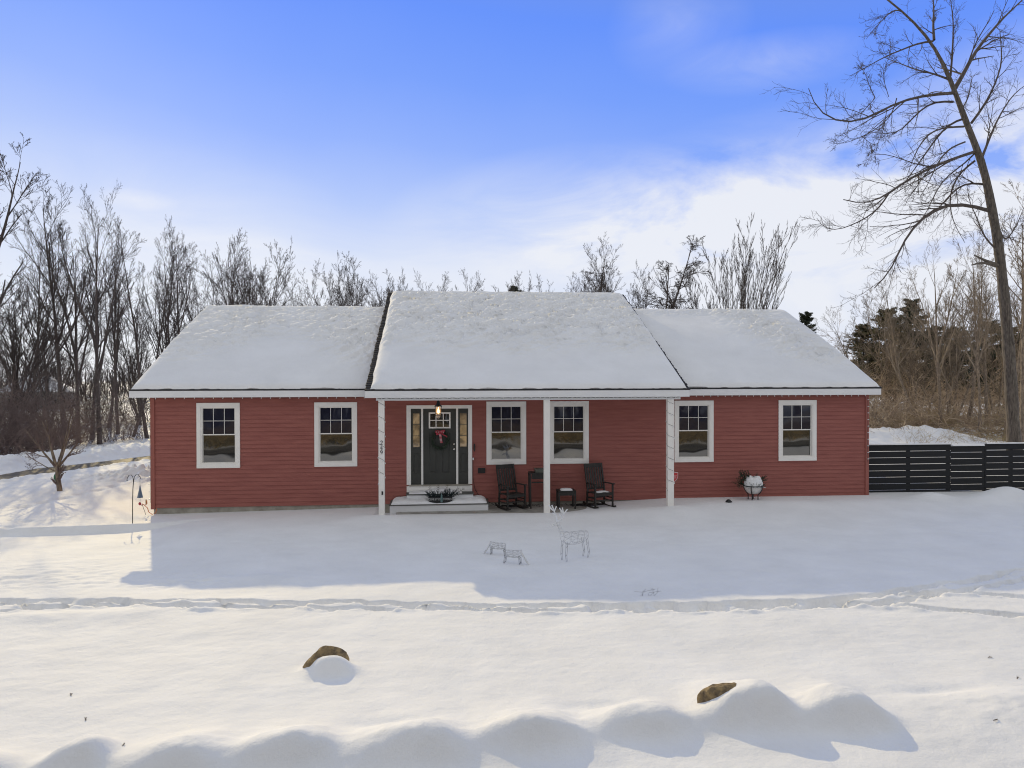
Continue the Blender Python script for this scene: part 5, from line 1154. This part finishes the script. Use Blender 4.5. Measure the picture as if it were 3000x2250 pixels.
# ------------------------------------------------------------------ thickets, pines, distant things
def thicket(name, label, m, pts, n, h0, h1, seed, arch=.8, r=.012, lv=(4, 3), rmin=.005, cat='brush', lean=.35):
    """pts: list of (px, depth) posts; bushes fill the band between them"""
    rg = np.random.RandomState(seed); c = np.array([at_d(a, 1150, d)[:2] for a, d in pts]); i = rg.randint(0, len(c)-1, n); u = rg.uniform(0, 1, n)[:, None]
    b_ = c[i]*(1-u)+c[i+1]*u + rg.normal(0, .5, (n, 2)); dd = rg.normal(0, lean, (n, 2)); H = rg.uniform(h0, h1, n)*(.6+.8*np.abs(vnoise(b_[:, 0]*.35, b_[:, 1]*.35, seed))*1.6)
    P_ = np.empty((n, 8, 3)); P_[:, 0, :2] = b_; P_[:, 0, 2] = -.1
    d = np.concatenate([dd, np.ones((n, 1))], 1)
    for j in range(1, 8):
        d = d+rg.normal(0, .16, d.shape); d[:, 2] -= arch*j/18; d /= np.linalg.norm(d, axis=1, keepdims=True); P_[:, j] = P_[:, j-1]+d*(H/7*1.2)[:, None]
    P_[:, :, 2] = np.maximum(P_[:, :, 2], -.05)
    Rr = r*np.linspace(1, .35, 8)[None]*rg.uniform(.6, 1.3, (n, 1)); V, F = tubes(P_, Rr, 4); VV = [V]; FF = [F]; nn = len(V); A, B = P_, Rr
    for m_ in lv: A, B = grow(rg, A, B, m_, .15, 1, .4, 1.1, .3, .6, .65, -.05, .22, n=5, rmin=rmin); V, F = tubes(A, B, 3); VV.append(V); FF.append(F+nn); nn += len(V)
    V = np.concatenate(VV); o0 = np.array([c[0][0], c[0][1], 0]); o = link_mesh(name, V-o0, np.concatenate(FF), m); o.location = Vector(o0); tag(o, label, cat, kind='stuff'); return o
thicket('undergrowth', 'dark reddish brush along the edge of the left wood', 'twig_red', [(-150, 33), (60, 35), (160, 38), (300, 40), (440, 43)], 420, 1.2, 3.6, 1, r=.010)
thicket('undergrowth', 'dense dark brush at the far left above the plough bank', 'twig_red', [(-200, 31), (0, 32), (90, 34), (190, 37)], 380, 2.0, 5.0, 2, r=.012, arch=.6, lean=.6)
thicket('undergrowth', 'grey-brown twiggy growth deep in the left wood', 'twig_dark', [(-100, 52), (150, 56), (350, 58), (640, 62)], 500, 2.5, 6.0, 3, r=.02, rmin=.008, arch=.3)
thicket('brush', 'tangled tan brush behind the black fence', 'twig_tan', [(2520, 42), (2640, 43), (2800, 42), (3080, 42)], 300, 2.2, 4.8, 4, r=.022, rmin=.010, lean=1.1, arch=1.3, lv=(5, 4))
thicket('brush', 'taller brown brush behind the tan tangle beside the right roof end', 'twig_tan', [(2440, 52), (2560, 52), (2700, 54), (2900, 56), (3080, 56)], 260, 3.2, 7.5, 5, r=.026, rmin=.012, arch=.8, lean=.7, lv=(6, 4))
thicket('dry_grass', 'golden dry grass and weeds above the far snow bank on the right', 'straw', [(2540, 43), (2700, 44), (2850, 45), (3080, 46)], 2600, .5, 1.5, 6, r=.008, rmin=.006, lv=(2,), cat='grass', arch=.5)
thicket('brush', 'low brown weeds poking through the snow behind the fence', 'straw', [(2640, 38), (2800, 39), (2950, 38), (3080, 38)], 260, .5, 1.3, 7, r=.006, lv=(3,), lean=.5)
def pine(seed, H, wid, m='needle', bare=.12):
    rg = np.random.RandomState(seed); t = thing('pine_tree', None, None); V, F = tubes(stem(rg, (0, 0, -.3), H, (0, 0), .16*H/12, 10, .01)[0][None], (np.linspace(.018, .002, 10)*H)[None], 7); link_mesh('trunk', V, F, 'bark_dark', t)
    nb = int(15*H); z = rg.uniform(bare, .98, nb)*H; a = rg.uniform(0, 6.28, nb); L = wid*H*(1-(z/H))**.75*rg.uniform(.35, 1.15, nb)+.3
    P_ = np.empty((nb, 6, 3)); P_[:, 0] = np.stack([0*z, 0*z, z], 1); d = np.stack([np.cos(a), np.sin(a), rg.uniform(.1, .9, nb)], 1)
    for j in range(1, 6): d[:, 2] -= .05; P_[:, j] = P_[:, j-1]+d*(L/5)[:, None]
    V, F = tubes(P_, np.broadcast_to(np.linspace(.02, .006, 6), (nb, 6)), 3); link_mesh('branches', V, F, 'bark_dark', t)
    A, B = grow(rg, P_, np.full((nb, 6), .01), 6, .1, 1, .3, 1.0, .25, .5, .6, .35, .15, n=4)
    k = len(A); m_ = 34; c = A[np.repeat(np.arange(k), m_), :]; u = rg.uniform(0, 3, k*m_); i0 = np.minimum(u.astype(int), 2); w_ = (u-i0)[:, None]; ar = np.arange(k*m_)
    p = c[ar, i0]*(1-w_)+c[ar, i0+1]*w_+rg.normal(0, .05, (k*m_, 3)); v = rg.normal(size=(k*m_, 3)); v[:, 2] = np.abs(v[:, 2])*.6; v *= .17/np.linalg.norm(v, axis=1, keepdims=True)
    s_ = np.cross(v, rg.normal(size=(k*m_, 3))); s_ *= .035/np.linalg.norm(s_, axis=1, keepdims=True)
    V = np.stack([p-s_, p+s_, p+v+s_*.4, p+v-s_*.4], 1).reshape(-1, 3); F = np.arange(len(V)).reshape(-1, 4); link_mesh('needles', V, F, m, t); return t
pp = [pine(1, 12, .26), pine(2, 12, .32), pine(3, 12, .30, 'needle_olive')]; used = [False]*3
for i, (k, px, D, yt, sx_, lb) in enumerate([(0, 2360, 75, 915, 1, 'dark pine tip showing just past the right roof ridge end'), (2, 2600, 66, 905, 1.3, 'olive evergreen rising above the tan thicket near the roof end'), (1, 2672, 68, 880, 1.2, 'tallest evergreen behind the tan thicket'), (2, 2530, 68, 950, 1.3, 'short evergreen nearest the right roof slope'),
      (0, 2800, 62, 960, 1.6, 'broad dark evergreen behind the slender bare tree'), (1, 2895, 64, 945, 1.5, 'dark evergreen just left of the big leaning trunk'), (2, 2960, 66, 960, 1.5, 'evergreen behind the big leaning trunk'), (0, 3035, 62, 925, 1.4, 'dark evergreen at the right frame edge'), (1, 2745, 72, 960, 1.4, 'low evergreen between the tallest one and the broad one'), (0, 1510, 95, 838, .9, 'small dark pine top over the middle roof ridge')]):
    if not used[k]: t = pp[k]; used[k] = True
    else: t = copy_tree(pp[k])
    q = at_d(px, 1150, D); z = gh(q[0], q[1]); s = ((1107-yt)*D/FPX+CAM[2]-z)/12.0; t.location = (float(q[0]), float(q[1]), z); t.scale = (s*sx_, s*sx_, s); t.rotation_euler = (0, 0, i*1.3); tag(t, lb, 'pine tree', 'evergreens beyond the yard')
for i in range(16):
    k = i % 3; t = copy_tree(pp[k]); x = -36+i*4.9; t.location = (x, -46-2*math.sin(i*2.1), -.2); t.scale = (1.7, 1.7, .95); t.rotation_euler = (0, 0, i); tag(t, 'dark evergreen of the row across the street, mirrored in the upper window panes', 'pine tree', 'evergreens across the street')
# far woods: one band of thin stems, twigs all the way round the horizon
def far_wood(name, label, a0, a1, D0, D1, n, H, seed, m='twig_dark', rmin=.02):
    rg = np.random.RandomState(seed); a = rg.uniform(a0, a1, n); D = rg.uniform(D0, D1, n); x = CAM[0]+D*np.sin(a); y = CAM[1]+D*np.cos(a)
    P_ = np.empty((n, 7, 3)); P_[:, 0] = np.stack([x, y, 0*x-.5], 1); h = H*rg.uniform(.65, 1.1, n); d = np.stack([rg.normal(0, .12, n), rg.normal(0, .12, n), np.ones(n)], 1)
    for j in range(1, 7): d[:, :2] += rg.normal(0, .07, (n, 2)); P_[:, j] = P_[:, j-1]+d*(h/6)[:, None]
    Rr = np.linspace(.13, .03, 7)[None]*rg.uniform(.6, 1.3, (n, 1)); V, F = tubes(P_, Rr, 3); VV = [V]; FF = [F]; nn = len(V); A, B = P_, Rr
    for m_ in (8, 5): A, B = grow(rg, A, B, m_, .2, 1, .3, .8, .25, .42, .5, .5, .1, n=4, rmin=rmin); V, F = tubes(A, B, 3); VV.append(V); FF.append(F+nn); nn += len(V)
    o = link_mesh(name, np.concatenate(VV), np.concatenate(FF), m); tag(o, label, 'woodland', kind='stuff'); return o
far_wood('distant_wood', 'distant leafless woodland along the horizon behind everything', -.62, .80, 120, 190, 1200, 7.0, 3, rmin=.03)
far_wood('distant_wood', 'leafless trees of the wood across the street, seen in the window glass', math.pi-1.15, math.pi+1.15, 12, 30, 420, 10, 4, rmin=.02)

rg = np.random.RandomState(44); nb = 4200
xr = rg.uniform(-26, 30, nb); yr = rg.uniform(-25, -18.2, nb); hb = rg.uniform(.4, 1.0, nb)*(.6+1.2*np.abs(vnoise(xr*.3, yr*.3, 3))); P_ = np.stack([np.stack([xr+k*rg.normal(0, .12, nb), yr+k*rg.normal(0, .1, nb), -.1+hb*k/4], 1) for k in range(5)], 1)
V, F = tubes(P_, np.broadcast_to(np.linspace(.03, .01, 5), (nb, 5)), 3); A, B = grow(rg, P_, np.full((nb, 5), .02), 4, .3, 1, .3, .9, .3, .5, .8, .3, .1, n=4, rmin=.015); V2, F2 = tubes(A, B, 3)
o = link_mesh('roadside_brush', np.concatenate([V, V2]), np.concatenate([F, F2+len(V)]), 'straw'); tag(o, 'band of dry weeds across the street mirrored in the window glass', 'brush', kind='stuff')
# small far house in the left wood
q = at_d(112, 1150, 85); fh = thing('far_house', 'small distant house with a snowy roof seen between trunks at the left', 'house', (q[0], q[1], -.2), R_(20))
hw = 3.4; zt_ = (1107-1143)*85/FPX+3.7; zr_ = (1107-1112)*85/FPX+3.7
MB().box(-hw, hw, -3, 3, 0, zt_).build('wall', 'wall_pale', fh, org=(0, 0, 0))
mb = MB(); mb.add([(-hw-.4, -3.4, zt_-.05), (hw+.4, -3.4, zt_-.05), (hw+.4, 3.4, zt_-.05), (-hw-.4, 3.4, zt_-.05), (-hw*.3, 0, zr_+.6), (hw*.3, 0, zr_+.6)], [(0, 1, 5, 4), (1, 2, 5), (2, 3, 4, 5), (3, 0, 4), (0, 3, 2, 1)]); mb.build('roof', 'snow', fh, org=(0, 0, 0))
# twigs and bits lying on the snow
rg = np.random.RandomState(6); mb_ = None
for (px, py, lb) in [(207, 2030, 'tiny dark twig on the snow at the lower left'), (252, 2101, 'tiny seed head on the snow at the lower left'), (362, 2204, 'tiny dark leaf beside the lower left mounds'), (2900, 1921, 'tiny dark leaf on the snow at the right'), (2982, 1985, 'tiny dark leaf on the snow near the right frame edge'), (2917, 2130, 'small dark leaf on the snow at the lower right')]:
    q = at_z(px, py, -.08); z = gh(q[0], q[1]); o = MB().tube([(-.03, 0, .006), (0, .006, .012), (.035, -.004, .008)], .005, 4).tube([(0, .004, .012), (.02, .015, .02)], .003, 4).build('twig', 'twig_brown', org=(0, 0, 0)); o.location = (float(q[0]), float(q[1]), z); o.rotation_euler = (0, 0, rg.uniform(0, 6)); tag(o, lb, 'twig', 'bits of twig lying on the snow')
# thin weed stems sticking out of the snow
q = at_z(1880, 1745, G0); t = thing('weed_stems', 'few thin bare weed stems leaning out of the snow at the shadow edge', 'weeds', (q[0], q[1], gh(q[0], q[1])))
mb = MB()
for k in range(7): x = rg.uniform(-.25, .25); mb.tube([(x, 0, -.02), (x+rg.uniform(-.1, .1), rg.uniform(-.05, .05), .06), (x+rg.uniform(-.25, .25), rg.uniform(-.05, .1), .05+rg.uniform(0, .08))], .0022, 3)
mb.build('stems', 'twig_brown', t, org=(0, 0, 0))
